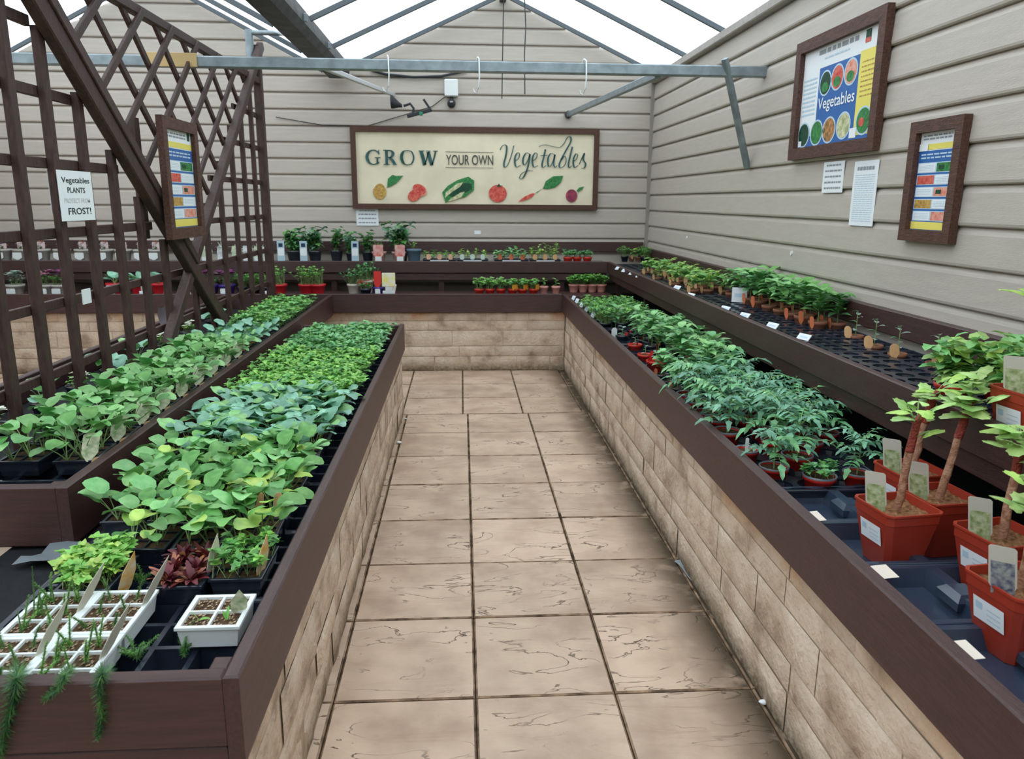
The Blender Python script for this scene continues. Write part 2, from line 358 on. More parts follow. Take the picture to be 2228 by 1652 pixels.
# floor slabs
mb=MB()
def slab(x0,x1,y0,y1):
    tn=random.uniform(.05,1); g_=.0022; h=random.uniform(-.0015,.0015); b=.005
    P=[]
    for i,z in ((0,-.02),(0,-.004),(b,0)):
        P.append([(x0+g_+i,y0+g_+i,z+h),(x1-g_-i,y0+g_+i,z+h),(x1-g_-i,y1-g_-i,z+h),(x0+g_+i,y1-g_-i,z+h)])
    mb.grid(P,edge_m,False,True,tn); mb.face(P[-1],slab_m,False,tn)
ys=[2.05-.455*i for i in range(0,11)][::-1]+[2.51,2.94,3.39,3.857,4.32,4.79,5.24]
xs=[.03+.428*i for i in range(-12,5)]
for j in range(len(ys)-1):
    for i in range(len(xs)-1):
        if xs[i]<-4.7: continue
        slab(xs[i],xs[i+1],ys[j],ys[j+1])
for j,(a,b) in enumerate(((5.24,5.69),(5.69,6.15),(6.15,6.67),(6.67,7.6))):
    for i in range(len(xs)-1): slab(xs[i]+.0-.035,xs[i+1]-.035,a,b)
mb.box(-4.7,2,Y0-.3,7.8,-.1,-.009,mortar_m)
struct(mb.build('floor'))

# ---------------------------------------------------------------- benches
def stone_wall(name,label,axis,pos,a0,a1,h,thick,facing):
    """axis 'x': wall plane at x=pos running along y. facing = +-1 outward direction"""
    mb=MB(); course=[]; z=0
    hs=[.13,.09,.14,.085,.12,.10]; i=0
    while z<h-.001:
        c=min(hs[i%6],h-z)
        if h-z-c<.04: c=h-z
        course.append((z,z+c)); z+=c; i+=1
    for ci,(z0,z1) in enumerate(course):
        a=a0-random.uniform(0,.2)
        while a<a1:
            L=random.uniform(.28,.62); b=min(a+L,a1); aa=max(a,a0)
            if b-aa>.02:
                pr=random.uniform(-.002,.004); tn=random.uniform(.05,1); g_=.002
                NL=max(2,int((b-aa)/.05)); rows=[]
                for zz,ins in ((z0+g_,.0035),(z0+.009,0),((z0+z1)/2,0),(z1-.009,0),(z1-g_,.0035)):
                    row=[]
                    for q in range(NL+1):
                        t=q/NL; s_=aa+g_+(b-aa-2*g_)*t
                        e=.0035 if q in(0,NL) else 0
                        o=pr-max(ins,e)+random.uniform(-.003,.003)*(0 if (ins or e) else 1)
                        row.append((pos+facing*o,s_,zz) if axis=='x' else (s_,pos+facing*o,zz))
                    rows.append(row)
                mb.grid(rows,stone_m,True,False,tn)
            a=b if b>a else a1
    if axis=='x':
        p0,p1=sorted((pos-facing*.004,pos-facing*thick)); mb.box(p0,p1,a0,a1,0,h-.002,smort_m)
    else:
        p0,p1=sorted((pos-facing*.004,pos-facing*thick)); mb.box(a0,a1,p0,p1,0,h-.002,smort_m)
    o=mb.build(name); tag(o,label,'wall'); return o
stone_wall('stone_wall','buff coursed stone wall under the right hand plant bench','x',.90,.6,6.66,.52,.1,-1)
stone_wall('stone_wall','low buff stone wall under the front left vegetable bed','x',-.425,1.30,5.30,.444,.08,1)
stone_wall('stone_wall','buff stone wall closing the far end of the aisle','y',6.665,-4.58,.899,.52,.1,-1)
stone_wall('stone_wall','short buff stone return under the near end of the left bed','y',1.31,-1.2,-.51,.444,.06,-1)
def board(name,parent,x0,x1,y0,y1,z0,z1,m,bev=.004):
    mb=MB(); mb.box(x0,x1,y0,y1,z0,z1,m,bev); return mb.build(name,parent)
# right lower bench
t=thing('plant_bench','long lower brown timber plant bench along the right of the aisle','bench')
board('front_board',t,.865,.90,.55,6.62,.525,.688,wood_y)
board('bench_top',t,.90,WX-.02,.55,6.62,.55,.578,blackmat_m,0)
board('bench_end',t,.866,.89,.52,.549,.525,.688,wood_x)
t=thing('plant_shelf','raised brown timber plant shelf against the right wall','shelf')
board('front_board',t,1.34,1.372,.5,7.10,.825,.93,wood_y)
board('under_rail',t,1.36,1.39,.5,7.08,.762,.822,wood_y)
board('shelf_top',t,1.373,WX-.05,.5,7.54,.835,.858,blackmat_m,0)
board('back_board',t,WX-.058,WX-.018,.5,7.53,.935,1.035,wood_y)
for y in (1.6,3.0,4.4,5.8,6.9):
    mb=MB(); mb.box(1.40,1.44,y,y+.05,.579,.833,wood_z,.003); mb.build('leg',t)
# back lower bench
t=thing('plant_bench','lower brown timber plant bench across the far end of the aisle','bench')
board('front_board',t,-4.58,.864,6.625,6.66,.525,.686,wood_x)
board('bench_top',t,-4.58,WX-.02,6.66,7.57,.55,.578,blackmat_m,0)
t=thing('plant_shelf','upper brown timber plant shelf under the vegetable banner','shelf')
board('front_board',t,-4.58,1.339,7.08,7.112,.825,.93,wood_x)
board('under_rail',t,-4.58,1.34,7.10,7.13,.755,.822,wood_x)
board('shelf_top',t,-4.58,1.37,7.113,7.545,.835,.905,mat('grey capillary matting',(110,108,106),.9,.1,var=.1),0)
board('back_board',t,-4.58,WX-.06,7.545,7.58,.99,1.085,wood_x)
for x in (-4.2,-3.2,-2.2,-1.2,-.22,.9):
    mb=MB(); mb.box(x,x+.05,7.135,7.175,.579,.833,wood_z,.003); mb.build('leg',t)
# T2: left bed beside the trellis
t=thing('vegetable_bed','raised brown timber vegetable bed between trellis and front left bed','planter')
board('side_board',t,-1.145,-1.112,2.10,6.62,.50,.68,wood_y)
board('end_board',t,-2.02,-1.146,2.10,2.135,.50,.68,wood_x)
board('corner_post',t,-1.19,-1.146,2.136,2.18,.50,.67,wood_z)
board('bed_floor',t,-2.02,-1.146,2.136,6.62,.535,.56,blackmat_m,0)
board('side_board',t,-2.02,-1.985,2.14,6.62,.56,.68,wood_y)
for y in (2.4,4.0,5.6):
    for x in (-1.9,-1.4):
        mb=MB(); mb.box(x,x+.07,y,y+.07,0,.53,wood_z,.004); mb.build('leg',t)
# T1: front left bed
t=thing('vegetable_bed','lower brown timber bed of vegetable packs nearest on the left','planter')
board('side_board',t,-.438,-.408,1.252,5.33,.445,.632,wood_y)
board('end_board',t,-1.30,-.439,1.252,1.285,.485,.630,wood_x)
board('corner_post',t,-.475,-.439,1.287,1.33,.45,.625,wood_z)
board('end_board',t,-1.10,-.439,5.30,5.33,.45,.625,wood_x)
board('bed_floor',t,-1.30,-.439,1.29,5.30,.465,.49,blackmat_m,0)
mb=MB(); mb.box(-1.30,-.441,1.257,1.289,.30,.483,wood_x,.004); tag(mb.build('apron_board'),'brown timber apron plank directly below the front board of lower bed','board')
# grey sheet tucked under upper bed
mb=MB(); rows=[]
for i in range(6):
    rows.append([(-1.22+.05*j+.01*i,1.98+.03*i,.505+.012*math.sin(i*1.7+j)+(.02 if j>3 else 0)) for j in range(7)])
mb.grid(rows,mat('grey polythene',(120,128,134),.4,.5),True)
mb.build('plastic_sheet'); tag(bpy.data.objects['plastic_sheet'],'crumpled grey plastic sheet lying under the end of the raised bed','sheet')

# ---------------------------------------------------------------- trellis
TX=-1.57
t=thing('trellis_fence','tall brown timber trellis fence with diamond lattice between two crossing beams','trellis',(TX,4.4,.56))
def tb(name,y0,z0,y1,z1,w,d,off=0,m=trellis_m):
    mb=MB(); mb.bar((off,y0-4.4,z0-.56),(off,y1-4.4,z1-.56),d,w,m,up=(0,-(z1-z0),(y1-y0)) if abs(z1-z0)>1e-6 or 1 else (0,0,1)); return mb.build(name,t)
ZT=2.36
def yA(z): return 4.44-(z-1.07)*1.245        # near beam of the V
def yB(z): return 4.44+(z-1.07)*1.27         # far beam
tb('top_rail',yA(ZT)-.3,ZT,6.40,ZT,.05,.045)
tb('end_post',6.42,.562,6.42,2.62,.075,.06)
hz=[2.105,1.86,1.60,1.335,1.065,.80]
for z in hz:
    ya=yA(z) if z>1.07 else None
    if z>1.07:
        tb('lattice_bar',2.0,z,yA(z),z,.040,.020,-.024); tb('lattice_bar',yB(z),z,6.40,z,.036,.018,-.024)
    else: tb('lattice_bar',2.0,z,6.40,z,.036,.018,-.024)
for y in (2.20,2.45,2.70,2.93,3.17,3.42,3.68,3.931,4.20,4.62,4.917,5.251,5.567,5.849,6.134):
    zt=(4.44-y)/1.245+1.07 if y<4.44 else (y-4.44)/1.27+1.07
    if y<2.85: zt=ZT
    tb('lattice_bar',y,.562,y,max(zt,.8),.046 if y<4.5 else .036,.030,.0)
beam=[]
tb('v_beam',yA(2.75),2.75,4.94,.72,.09,.05,.042); tb('v_beam',yA(2.75)+.10,2.75,4.50,1.13,.05,.035,.06)
tb('sign_batten',4.10,1.27,4.10,1.86,.06,.03,-.05); tb('sign_batten',4.60,1.27,4.60,1.86,.06,.03,-.05)
tb('v_beam',6.44,2.62,4.03,.72,.062,.05,.03)
# diamonds
for i in range(8):
    z=ZT; y=yA(ZT)+.30+.40*i     # falling to the right (parallel to beam A)
    if y>6.2: break
    # intersect with beam B: y+ (ZT-zz)*1.245 = 4.44+(zz-1.07)*1.27
    zz=(y+ZT*1.245-4.44+1.07*1.27)/(1.27+1.245); tb('lattice_bar',y,ZT,y+(ZT-zz)*1.245,zz,.036,.018,.0)
for i in range(8):
    y=6.15-.40*i
    if y<yA(ZT)+.1: break
    zz=(4.44+1.07*1.245-y+ZT*1.27)/(1.27+1.245); tb('lattice_bar',y,ZT,y-(ZT-zz)*1.27,zz,.036,.018,.022)

# ---------------------------------------------------------------- signs
class Sign:
    def __init__(s,O,U,V): s.O=Vector(O); s.U=Vector(U); s.V=Vector(V); s.N=s.U.cross(s.V).normalized(); s.m=MB()
    def P(s,u,v,o=0): return s.O+s.U*u+s.V*v+s.N*o
    def rect(s,u0,v0,u1,v1,o,m): s.m.face([s.P(u0,v0,o),s.P(u1,v0,o),s.P(u1,v1,o),s.P(u0,v1,o)],m)
    def poly(s,pts,o,m): s.m.face([s.P(a,b,o) for a,b in pts],m)
    def ell(s,u,v,a,b,o,m,n=20,rot=0):
        c_,s_=math.cos(rot),math.sin(rot)
        s.poly([(u+a*math.cos(2*math.pi*i/n)*c_-b*math.sin(2*math.pi*i/n)*s_,v+a*math.cos(2*math.pi*i/n)*s_+b*math.sin(2*math.pi*i/n)*c_) for i in range(n)],o,m)
    def slab(s,u0,v0,u1,v1,o0,o1,m):
        a=[s.P(u,v,o) for o in (o0,o1) for u,v in ((u0,v0),(u1,v0),(u1,v1),(u0,v1))]
        for q in ((4,5,6,7),(0,1,5,4),(1,2,6,5),(2,3,7,6),(3,0,4,7),(3,2,1,0)): s.m.face([a[j] for j in q],m)
    def text(s,txt,u,v,h,w,o,m,shear=0,bold=0):
        cu=bpy.data.curves.new('t','FONT'); cu.body=txt; cu.size=1; cu.offset=bold; cu.shear=shear; cu.resolution_u=4
        ob=bpy.data.objects.new('t',cu); C.objects.link(ob); dg=bpy.context.evaluated_depsgraph_get(); dg.update()
        me=ob.evaluated_get(dg).to_mesh(); vs=[x.co.copy() for x in me.vertices]
        x0=min(p.x for p in vs); x1=max(p.x for p in vs); sc=w/(x1-x0); sy=h/.70
        fs=[tuple(f.vertices) for f in me.polygons]
        i=len(s.m.v); s.m.v+=[tuple(s.P(u+(p.x-x0)*sc,v+p.y*sy,o)) for p in vs]; k=s.m.k(m)
        for f in fs: s.m.f.append(tuple(i+j for j in f)); s.m.mi.append(k); s.m.sm.append(False); s.m.tone.append(0)
        ob.evaluated_get(dg).to_mesh_clear(); bpy.data.objects.remove(ob); bpy.data.curves.remove(cu)
    def stroke(s,pts,w,o,m,pen=None,n=6):
        """smooth ribbon through pts; pen=(thin,thick): thicker when the stroke runs down"""
        P=[Vector((a,b)) for a,b in pts]; Q=[]
        for i in range(len(P)-1):
            p0=P[max(i-1,0)];p1=P[i];p2=P[i+1];p3=P[min(i+2,len(P)-1)]
            for k in range(n):
                t=k/n; Q.append(.5*((2*p1)+(p2-p0)*t+(2*p0-5*p1+4*p2-p3)*t*t+(3*p1-p0-3*p2+p3)*t**3))
        Q.append(P[-1]); L=[];Rr=[]
        for i,q in enumerate(Q):
            d=(Q[min(i+1,len(Q)-1)]-Q[max(i-1,0)]); 
            if d.length<1e-9: d=Vector((1,0))
            d.normalize(); nn=Vector((-d.y,d.x)); ww=w
            if pen: ww=pen[0]+(pen[1]-pen[0])*abs(d.y)**2*(1 if d.y<0 else .35)
            L.append(s.P(*(q+nn*ww/2),o)); Rr.append(s.P(*(q-nn*ww/2),o))
        s.m.grid([L,Rr],m,False)
def frame_parts(sg,w,h,b,parent,depth=.025,m=frame_m):
    for (a,c,e,f) in ((0,0,w,b),(0,h-b,w,h),(0,b,b,h-b),(w-b,b,w,h-b)):
        s2=Sign(sg.O,sg.U,sg.V); s2.slab(a,c,e,f,0,depth,m); s2.m.build('frame_board',parent)
def lines(sg,u0,u1,v0,v1,n,o,m,frac=.45):
    for i in range(n):
        v=v1-(v1-v0)*(i+.5)/n; hh=(v1-v0)/n*frac; u=u0
        while u<u1-.002:
            L=random.uniform(.08,.22)*(u1-u0); e=min(u+L,u1); sg.rect(u,v-hh/2,e,v+hh/2,o,m); u=e+.03*(u1-u0)
        
# banner
B0=ony(775,452,7.57); B1=ony(1293,456,7.57); B2=ony(765,277,7.57)
bw=(B1-B0).x+.02; bh=.745
Wb=2.345; bo=(-1.035,7.575,1.39)
t=thing('banner_sign','framed cream banner reading GROW YOUR OWN Vegetables on the far wall','sign',(0,0,0))
sg=Sign(bo,(1,0,0),(0,0,1)); frame_parts(sg,Wb,.752,.048,t,.035)
s2=Sign((bo[0]+.04,7.57,bo[2]+.04),(1,0,0),(0,0,1)); cw,ch=Wb-.08,.672
rows=[]
NX,NY=60,24
for j in range(NY+1):
    row=[]
    for i in range(NX+1):
        u=i/NX; v=j/NY; e=min(u,1-u,v,1-v)*8; e=min(e,1)
        d=.006+.007*e*(math.sin(9*u+5*v+1.2*math.sin(4*v))+.6*math.sin(21*u-9*v)+.5*math.cos(13*abs(u-.5)+8*v))*.5
        row.append(s2.P(u*cw,v*ch,d))
    rows.append(row)
s2.m.grid(rows,canvas_m,True); s2.m.build('canvas',t)
# lettering: px in zoomed crop -> metres
def bx(x): return (x-55)/(2145-55)*cw
def by(y): return ch-(y-60)/(712-60)*ch
L=Sign(s2.O,s2.U,s2.V); oo=.018
def st(pts,m=letterg,pen=(.006,.024),w=.02): L.stroke([(bx(a),by(b)) for a,b in pts],w,oo,m,pen)
def bar_(x0,y0,x1,y1,m=letterg): L.rect(bx(x0),by(y1),bx(x1),by(y0),oo+.0005,m)
# G
st([(262,262),(240,238),(210,230),(175,245),(155,290),(175,340),(210,355),(245,345),(258,335)],pen=(.01,.03)); bar_(236,296,252,352); bar_(222,292,272,300); bar_(254,226,262,268)
# R
bar_(312,230,336,354); bar_(296,226,360,234); bar_(296,350,350,358)
st([(330,232),(365,235),(380,260),(362,288),(330,292)],pen=(.01,.03)); st([(350,292),(375,320),(395,354)],pen=(.02,.03)); bar_(380,350,412,358)
# O
st([(505,230),(470,240),(452,290),(470,342),(505,356),(540,342),(558,290),(540,240),(505,230)],pen=(.008,.03))
# W
st([(622,234),(638,290),(652,356)],pen=(.02,.034)); st([(652,356),(670,300),(686,240)],pen=(.008,.02)); st([(684,240),(698,300),(714,356)],pen=(.02,.034)); st([(714,356),(732,300),(748,236)],pen=(.008,.03))
bar_(600,228,650,236); bar_(665,228,705,236); bar_(728,228,768,236)
L.text('YOUR OWN',bx(838),by(350),by(262)-by(350),bx(1250)-bx(838),oo,letterd,bold=.006)
bar_(832,236,1250,240,letterd); bar_(832,374,1250,378,letterd)
# script Vegetables
P2=(.005,.017)
st([(1310,215),(1325,185),(1350,170),(1368,190),(1362,260),(1345,330),(1350,368),(1375,350),(1400,290),(1420,220),(1430,175)],pen=P2)
st([(1440,310),(1470,290),(1480,250),(1462,240),(1442,275),(1440,330),(1455,365),(1490,350)],pen=P2)          # e
st([(1570,250),(1540,240),(1515,280),(1512,330),(1530,345),(1555,300),(1572,250),(1560,340),(1540,410),(1510,465),(1482,465),(1500,425),(1550,400),(1600,400)],pen=P2)  # g
st([(1595,310),(1625,290),(1635,250),(1617,240),(1597,275),(1595,330),(1610,365),(1645,350)],pen=P2)          # e
st([(1708,205),(1695,270),(1680,340),(1690,368),(1715,350)],pen=P2); st([(1665,262),(1730,258)],pen=(.006,.006))    # t
st([(1785,250),(1755,243),(1732,285),(1735,350),(1755,355),(1780,300),(1792,250),(1782,330),(1795,365),(1812,350)],pen=P2) # a
st([(1650,182),(1700,166),(1780,182),(1835,186),(1872,150),(1898,100),(1925,92),(1930,135),(1888,215),(1850,290),(1832,345),(1846,368),(1880,345),(1893,295),(1878,264),(1850,300)],pen=P2)                                 # b
st([(1945,180),(1928,260),(1914,335),(1922,367),(1942,350)],pen=P2)                                             # l
st([(1957,310),(1982,290),(1994,255),(1979,243),(1960,277),(1957,330),(1970,365),(2000,345)],pen=P2)           # e
st([(2010,335),(2052,235),(2044,290),(2066,330),(2056,366),(2028,370)],pen=P2)                                 # s
L.m.build('lettering',t)
V=Sign(s2.O,s2.U,s2.V); oo=.018
def VP(n):
    V.m.build(n,t); V.m=MB()
def blob(cx,cy,a,b,m,rot=0,o=oo,n=18): V.ell(bx(cx),by(cy),a*cw/2090,b*ch/652,o,m,n,rot)
def leafy(pts,m,o=oo): V.poly([(bx(a),by(b)) for a,b in pts],o,m)
blob(255,600,58,66,tan_p); blob(258,560,40,36,tan_p,o=oo+.0003)
leafy([(320,560),(330,480),(370,445),(400,455),(465,452),(430,490),(400,520),(360,545)],green_p); VP('potato_print')
blob(560,625,66,50,red_p,.6); blob(605,580,64,50,pink_p,-.5,oo-.0003); blob(600,575,60,46,red_p,-.5,oo-.0002); VP('pepper_print')
leafy([(800,600),(850,540),(930,490),(1030,455),(1082,490),(1080,575),(1000,640),(900,660),(830,690)],green_p); leafy([(860,630),(900,570),(1000,510),(1060,520),(1060,570),(990,610),(900,640)],dkg_p,oo+.0003)
leafy([(822,650),(830,600),(930,520),(985,505),(960,545),(880,600)],cream_p,oo+.0004); leafy([(850,680),(880,650),(960,600),(1000,590),(970,640),(900,670)],cream_p,oo+.0005); VP('marrow_print')
blob(1290,605,80,78,red_p); leafy([(1260,525),(1285,535),(1300,515),(1315,535),(1340,530),(1300,550)],dkg_p,oo+.0004); VP('tomato_print')
leafy([(1470,680),(1530,630),(1600,598),(1620,605),(1590,640),(1530,665)],red_p); leafy([(1615,603),(1690,555),(1700,545),(1640,596)],green_p)
leafy([(1690,560),(1715,490),(1780,445),(1870,440),(1850,500),(1800,545),(1740,560)],green_p); VP('carrot_print')
blob(1948,620,52,58,violet_p); leafy([(1990,575),(2015,545),(2060,535),(2040,565),(2005,585)],green_p)
VP('radish_print')

# right wall vegetables poster
def wall_sign(name,label,px,X,b,cat='sign'):
    """px: 4 picture corners tl,tr,br,bl on the right wall"""
    pts=[onx(x,y,X) for x,y in px]; return pts
t=thing('poster_frame','large framed Vegetables poster high on the right wall','sign')
# U runs toward the camera (decreasing y)
X=WX-.018
def rsign(ya,yb,za,zb,Xo=X): return Sign((Xo,ya,za),(0,-1,0),(0,0,1)),ya-yb,zb-za
sg,w,h=rsign(4.27,3.375,1.697,2.292)
frame_parts(sg,w,h,.058,t,.035)
p=Sign(sg.P(.05,.05,.008),sg.U,sg.V); pw,ph=w-.10,h-.10
p.rect(0,0,pw,ph,0,paper_m)
def pr(a,b,c,d,o,m): p.rect(a*pw,b*ph,c*pw,d*ph,o,m)
pr(.25,.02,.76,.78,.001,blue_m); pr(0,.02,.25,.13,.001,blue_m); pr(.76,.02,.985,.8,.001,yel_m); pr(.76,.02,.985,.06,.0015,blue_m)
for i,(u,v,m) in enumerate([(.345,.62,dkg_p),(.50,.64,red_p),(.665,.65,pink_p)]):
    p.ell(u*pw,v*ph,.082*pw,.125*ph,.002,litb_p); p.ell(u*pw,v*ph,.07*pw,.108*ph,.0025,m); p.ell(u*pw,(v-.04)*ph,.045*pw,.05*ph,.003,green_p)
for i,(u,v,m) in enumerate([(.09,.15,dkg_p),(.28,.15,green_p),(.45,.155,orange_p),(.635,.17,cream_p),(.87,.18,green_p)]):
    p.ell(u*pw,v*ph,.09*pw,.13*ph,.002,litb_p); p.ell(u*pw,v*ph,.077*pw,.113*ph,.0025,m)
p.ell(.85*pw,.17*ph,.03*pw,.04*ph,.003,red_p)
p.text('Vegetables',.27*pw,.375*ph,.11*ph,.47*pw,.003,paper_m,bold=.01)
lines(p,.22*pw,.72*pw,.905*ph,.96*ph,1,.001,greyink,.8); lines(p,.3*pw,.62*pw,.85*ph,.875*ph,1,.001,litb_p,.7)
lines(p,.03*pw,.22*pw,.33*ph,.72*ph,9,.001,litb_p,.4); lines(p,.79*pw,.96*pw,.38*ph,.72*ph,8,.0015,tan_p,.3)
pr(.80,.88,.86,.97,.001,dkg_p); pr(.80,.86,.86,.9,.0015,red_p)
pr(.72,.04,.8,.13,.0035,paper_m); pr(.02,.03,.07,.09,.0035,paper_m)
p.m.build('poster',t)
def guide_poster(sg,w,h,t,fb=.045):
    frame_parts(sg,w,h,fb,t,.032)
    p=Sign(sg.P(fb*.8,fb*.8,.008),sg.U,sg.V); pw,ph=w-fb*1.6,h-fb*1.6
    def pr(a,b,c,d,o,m): p.rect(a*pw,b*ph,c*pw,d*ph,o,m)
    pr(0,0,1,1,0,paper_m); pr(0,.02,1,.80,.001,blue_m); pr(0,.81,1,.865,.001,yel_m); pr(.02,.03,.98,.105,.002,yel_m); pr(0,0,1,.02,.001,blue_m)
    lines(p,.1*pw,.8*pw,.90*ph,.96*ph,2,.001,greyink,.5); pr(.84,.9,.93,.985,.001,dkg_p)
    lines(p,.1*pw,.9*pw,.715*ph,.78*ph,2,.002,litb_p,.45)
    for i,(m,side) in enumerate([(green_p,1),(red_p,0),(pink_p,1),(tan_p,0),(pink_p,1)]):
        b=.585-.118*i; pr(.05,b,.97,b+.1,.0015,litb_p); 
        u=.52 if side else .07; pr(u,b+.008,u+.42,b+.092,.002,m); u2=.07 if side else .52; pr(u2,b+.008,u2+.42,b+.092,.002,paper_m)
        if i in (0,2): pr(u+.05,b+.03,u+.18,b+.07,.0025,dkg_p)
        lines(p,(u2+.03)*pw,(u2+.38)*pw,(b+.02)*ph,(b+.08)*ph,4,.0025,litb_p,.35)
    pr(0,.80,.25,.87,.003,paper_m) if fb==.045 else None
    p.m.build('poster',t)
t=thing('poster_frame','narrow framed blue and yellow growing guide on the right wall','sign')
sg,w,h=rsign(3.10,2.765,1.325,1.785); guide_poster(sg,w,h,t)
t=thing('poster_frame','narrow framed blue growing guide hanging on the trellis','sign')
sg=Sign((TX+.088,4.01,1.268),(0,1,0),(0,0,1)); sg.N=Vector((1,0,0)); guide_poster(sg,.51,.60,t,.055)
# papers
def paper(name,label,px,X,N,text=None,nl=8,axis='x',m=paper_m,title=True,cat='notice'):
    pts=[(onx(x,y,X) if axis=='x' else ony(x,y,X)) for x,y in px]     # tl,tr,br,bl
    O=pts[3]; 
    if axis=='x': U=Vector((0,-1 if N<0 else 1,0)); wv=abs(pts[2].y-pts[3].y)
    else: U=Vector((1,0,0)); wv=abs(pts[2].x-pts[3].x)
    hv=((pts[0].z-pts[3].z)+(pts[1].z-pts[2].z))/2
    s=Sign(O,U,(0,0,1)); s.slab(0,0,wv,hv,0,.002,m)
    if text:
        for (tx,v,hh,u0,u1,mm) in text: s.text(tx,u0*wv,v*hv,hh*hv,(u1-u0)*wv,.0028,mm,bold=.012)
    elif nl:
        if title: lines(s,.15*wv,.85*wv,.84*hv,.93*hv,1,.0028,greyink,.6)
        lines(s,.1*wv,.9*wv,.06*hv,.8*hv,nl,.0028,litb_p if nl>6 else greyink,.3)
    o=s.m.build(name); tag(o,label,cat); return o
paper('notice','small white notice pinned below the large Vegetables poster',[(1795,353),(1838,355),(1832,424),(1788,420)],WX-.018,-1,nl=4)
paper('notice','tall white printed notice hanging below the large Vegetables poster',[(1856,352),(1907,350),(1898,495),(1847,490)],WX-.018,-1,nl=22)
paper('notice','small white notice pinned under the left end of the banner',[(775,455),(824,456),(824,493),(776,491)],WY-.02,-1,nl=3,axis='y')
paper('notice','tiny blank white label on the far wall above the seedling trays',[(1032,502),(1046,502),(1046,510),(1032,510)],WY-.02,-1,nl=0,axis='y')
FT=TX+.045
paper('notice','white laminated notice tied to the trellis warning of frost',[(120,370),(192,370),(207,475),(135,482)],FT,1,
  text=[('Vegetables',.76,.11,.1,.92,darkink),('PLANTS',.56,.11,.24,.76,darkink),('PROTECT FROM',.36,.09,.12,.88,mat('faded ink',(206,206,210),.7,.2)),('FROST!',.13,.13,.2,.88,darkink)])
paper('notice','white back of a second notice on the far side of the trellis',[(95,372),(113,372),(131,470),(113,465)],TX-.03,1,nl=0)
for (x,y,d) in ((1495,517,'beside the far corner'),(1723,551,'above the middle of the shelf'),):
    p0=onx(x,y,WX-.014); mb=MB(); mb.tube([(p0.x-.006,p0.y,p0.z),(p0.x+.004,p0.y,p0.z)],.012,white_m,10); tag(mb.build('wall_button'),'small white round fixing on the right wall '+d,'fixing')

# ---------------------------------------------------------------- overhead metalwork
YB=4.8
mb=MB(); mb.bar((-4.5,YB,2.235),(1.83,YB,2.235),.055,.062,galv_m); o=mb.build('hanging_rail'); tag(o,'long horizontal galvanised square rail spanning the aisles below the roof','rail')
mb=MB(); mb.bar((ony(322,130,YB).x,YB-.034,2.24),(ony(432,130,YB).x,YB-.034,2.24),.012,.075,mat('yellow softwood',(206,178,128),.6,.3)); mb.build('timber_batten',o)
mb=MB(); mb.bar((1.56,YB-.04,2.30),(1.81,YB+.14,1.69),.035,.035,galv_m); o=mb.build('steel_brace'); tag(o,'galvanised brace sloping from the rail down the right wall','brace')
mb=MB(); mb.bar((1.18,YB+.03,2.215),(1.01,WY-.04,2.27),.035,.045,galv_m); mb.tube([(1.01,WY-.05,2.27),(1.01,WY-.02,2.27)],.035,galvd_m,10); o=mb.build('steel_brace'); tag(o,'galvanised brace running from the rail to the far wall right of the banner','brace')
mb=MB(); mb.bar((-.80,YB+.03,2.225),(-.62,WY-.04,2.42),.03,.03,mat('pale steel',(196,200,204),.4,.5,metal=.3)); o=mb.build('steel_brace'); tag(o,'pale brace running from the rail to the far wall above the banner','brace')
mb=MB(); mb.tube([(-1.60,6.36,2.40),(-1.60,6.36,2.72)],.03,galv_m,10); mb.tube([(-1.60,6.36,2.70),(-1.23,6.36,2.70)],.02,galv_m,8); o=mb.build('steel_post'); tag(o,'grey steel tube holding the far trellis post to the gutter','post')
# S-hooks
def hook(px,lab,ztop=2.28,dz=.16):
    p=ony(px,150,YB-.04); x=p.x; mb=MB(); pts=[(x-.012,YB+.04,2.27),(x-.006,YB,2.29),(x,YB-.04,2.275),(x+.003,YB-.045,2.18),(x,YB-.045,2.12),(x-.015,YB-.045,2.085),(x-.03,YB-.045,2.09),(x-.035,YB-.045,2.11)]
    mb.tube(pts,.0045,white_m,6); o=mb.build('hanging_hook'); tag(o,lab,'hook')
hook(845,'white hanging hook on the rail left of the white wall box'); hook(1042,'white hanging hook on the rail above the middle of the banner'); hook(1275,'white hanging hook on the rail above the right of the banner')
mb=MB(); mb.tube([ony(1096,-30,6.2),ony(1094,90,6.2),ony(1092,215,6.2)],.004,darkink,5); tag(mb.build('hanging_wire'),'thin dark cord hanging from the ridge in front of the far wall, left one','cord')
mb=MB(); mb.tube([ony(1140,-30,5.5),ony(1144,60,5.5),ony(1141,120,5.5),ony(1142,205,5.5)],.004,galvd_m,5); tag(mb.build('hanging_wire'),'thin grey cord hanging from the ridge beside the other cord, right one','cord')
mb=MB(); mb.tube([ony(x,y,WY-.04) for x,y in ((805,152),(840,162),(900,168),(960,166),(1015,154))],.012,darkink,8); tag(mb.build('cable'),'thick black cable sagging below the rail on the far wall','cable')
mb=MB(); mb.tube([ony(x,y,WY-.03) for x,y in ((600,255),(700,272),(800,274),(880,250),(940,232),(972,208))],.004,darkink,5); tag(mb.build('cable'),'thin dark cable draped over the top edge of the banner','cable')
# white box with sensor
c0=ony(982,192,WY-.04)
t=thing('security_sensor','white wall box with black ball sensor above the banner','sensor',(c0.x,WY-.016,c0.z))
mb=MB(); mb.box(-.062,.062,-.07,0,-.075,.075,white_m,.008); mb.build('housing',t)
mb=MB(); mb.lathe([(.0,-.06),(.02,-.056),(.034,-.04),(.04,-.02),(.034,0),(.02,.014),(.012,.03),(.012,.05)],darkink,14,(0,-.035,-.115)); mb.build('sensor_ball',t)
mb=MB(); mb.ell=None; mb.lathe([(.0,0),(.012,.004),(.016,.014)],paper_m,10,(0,-.08,-.135)); mb.build('lens',t)
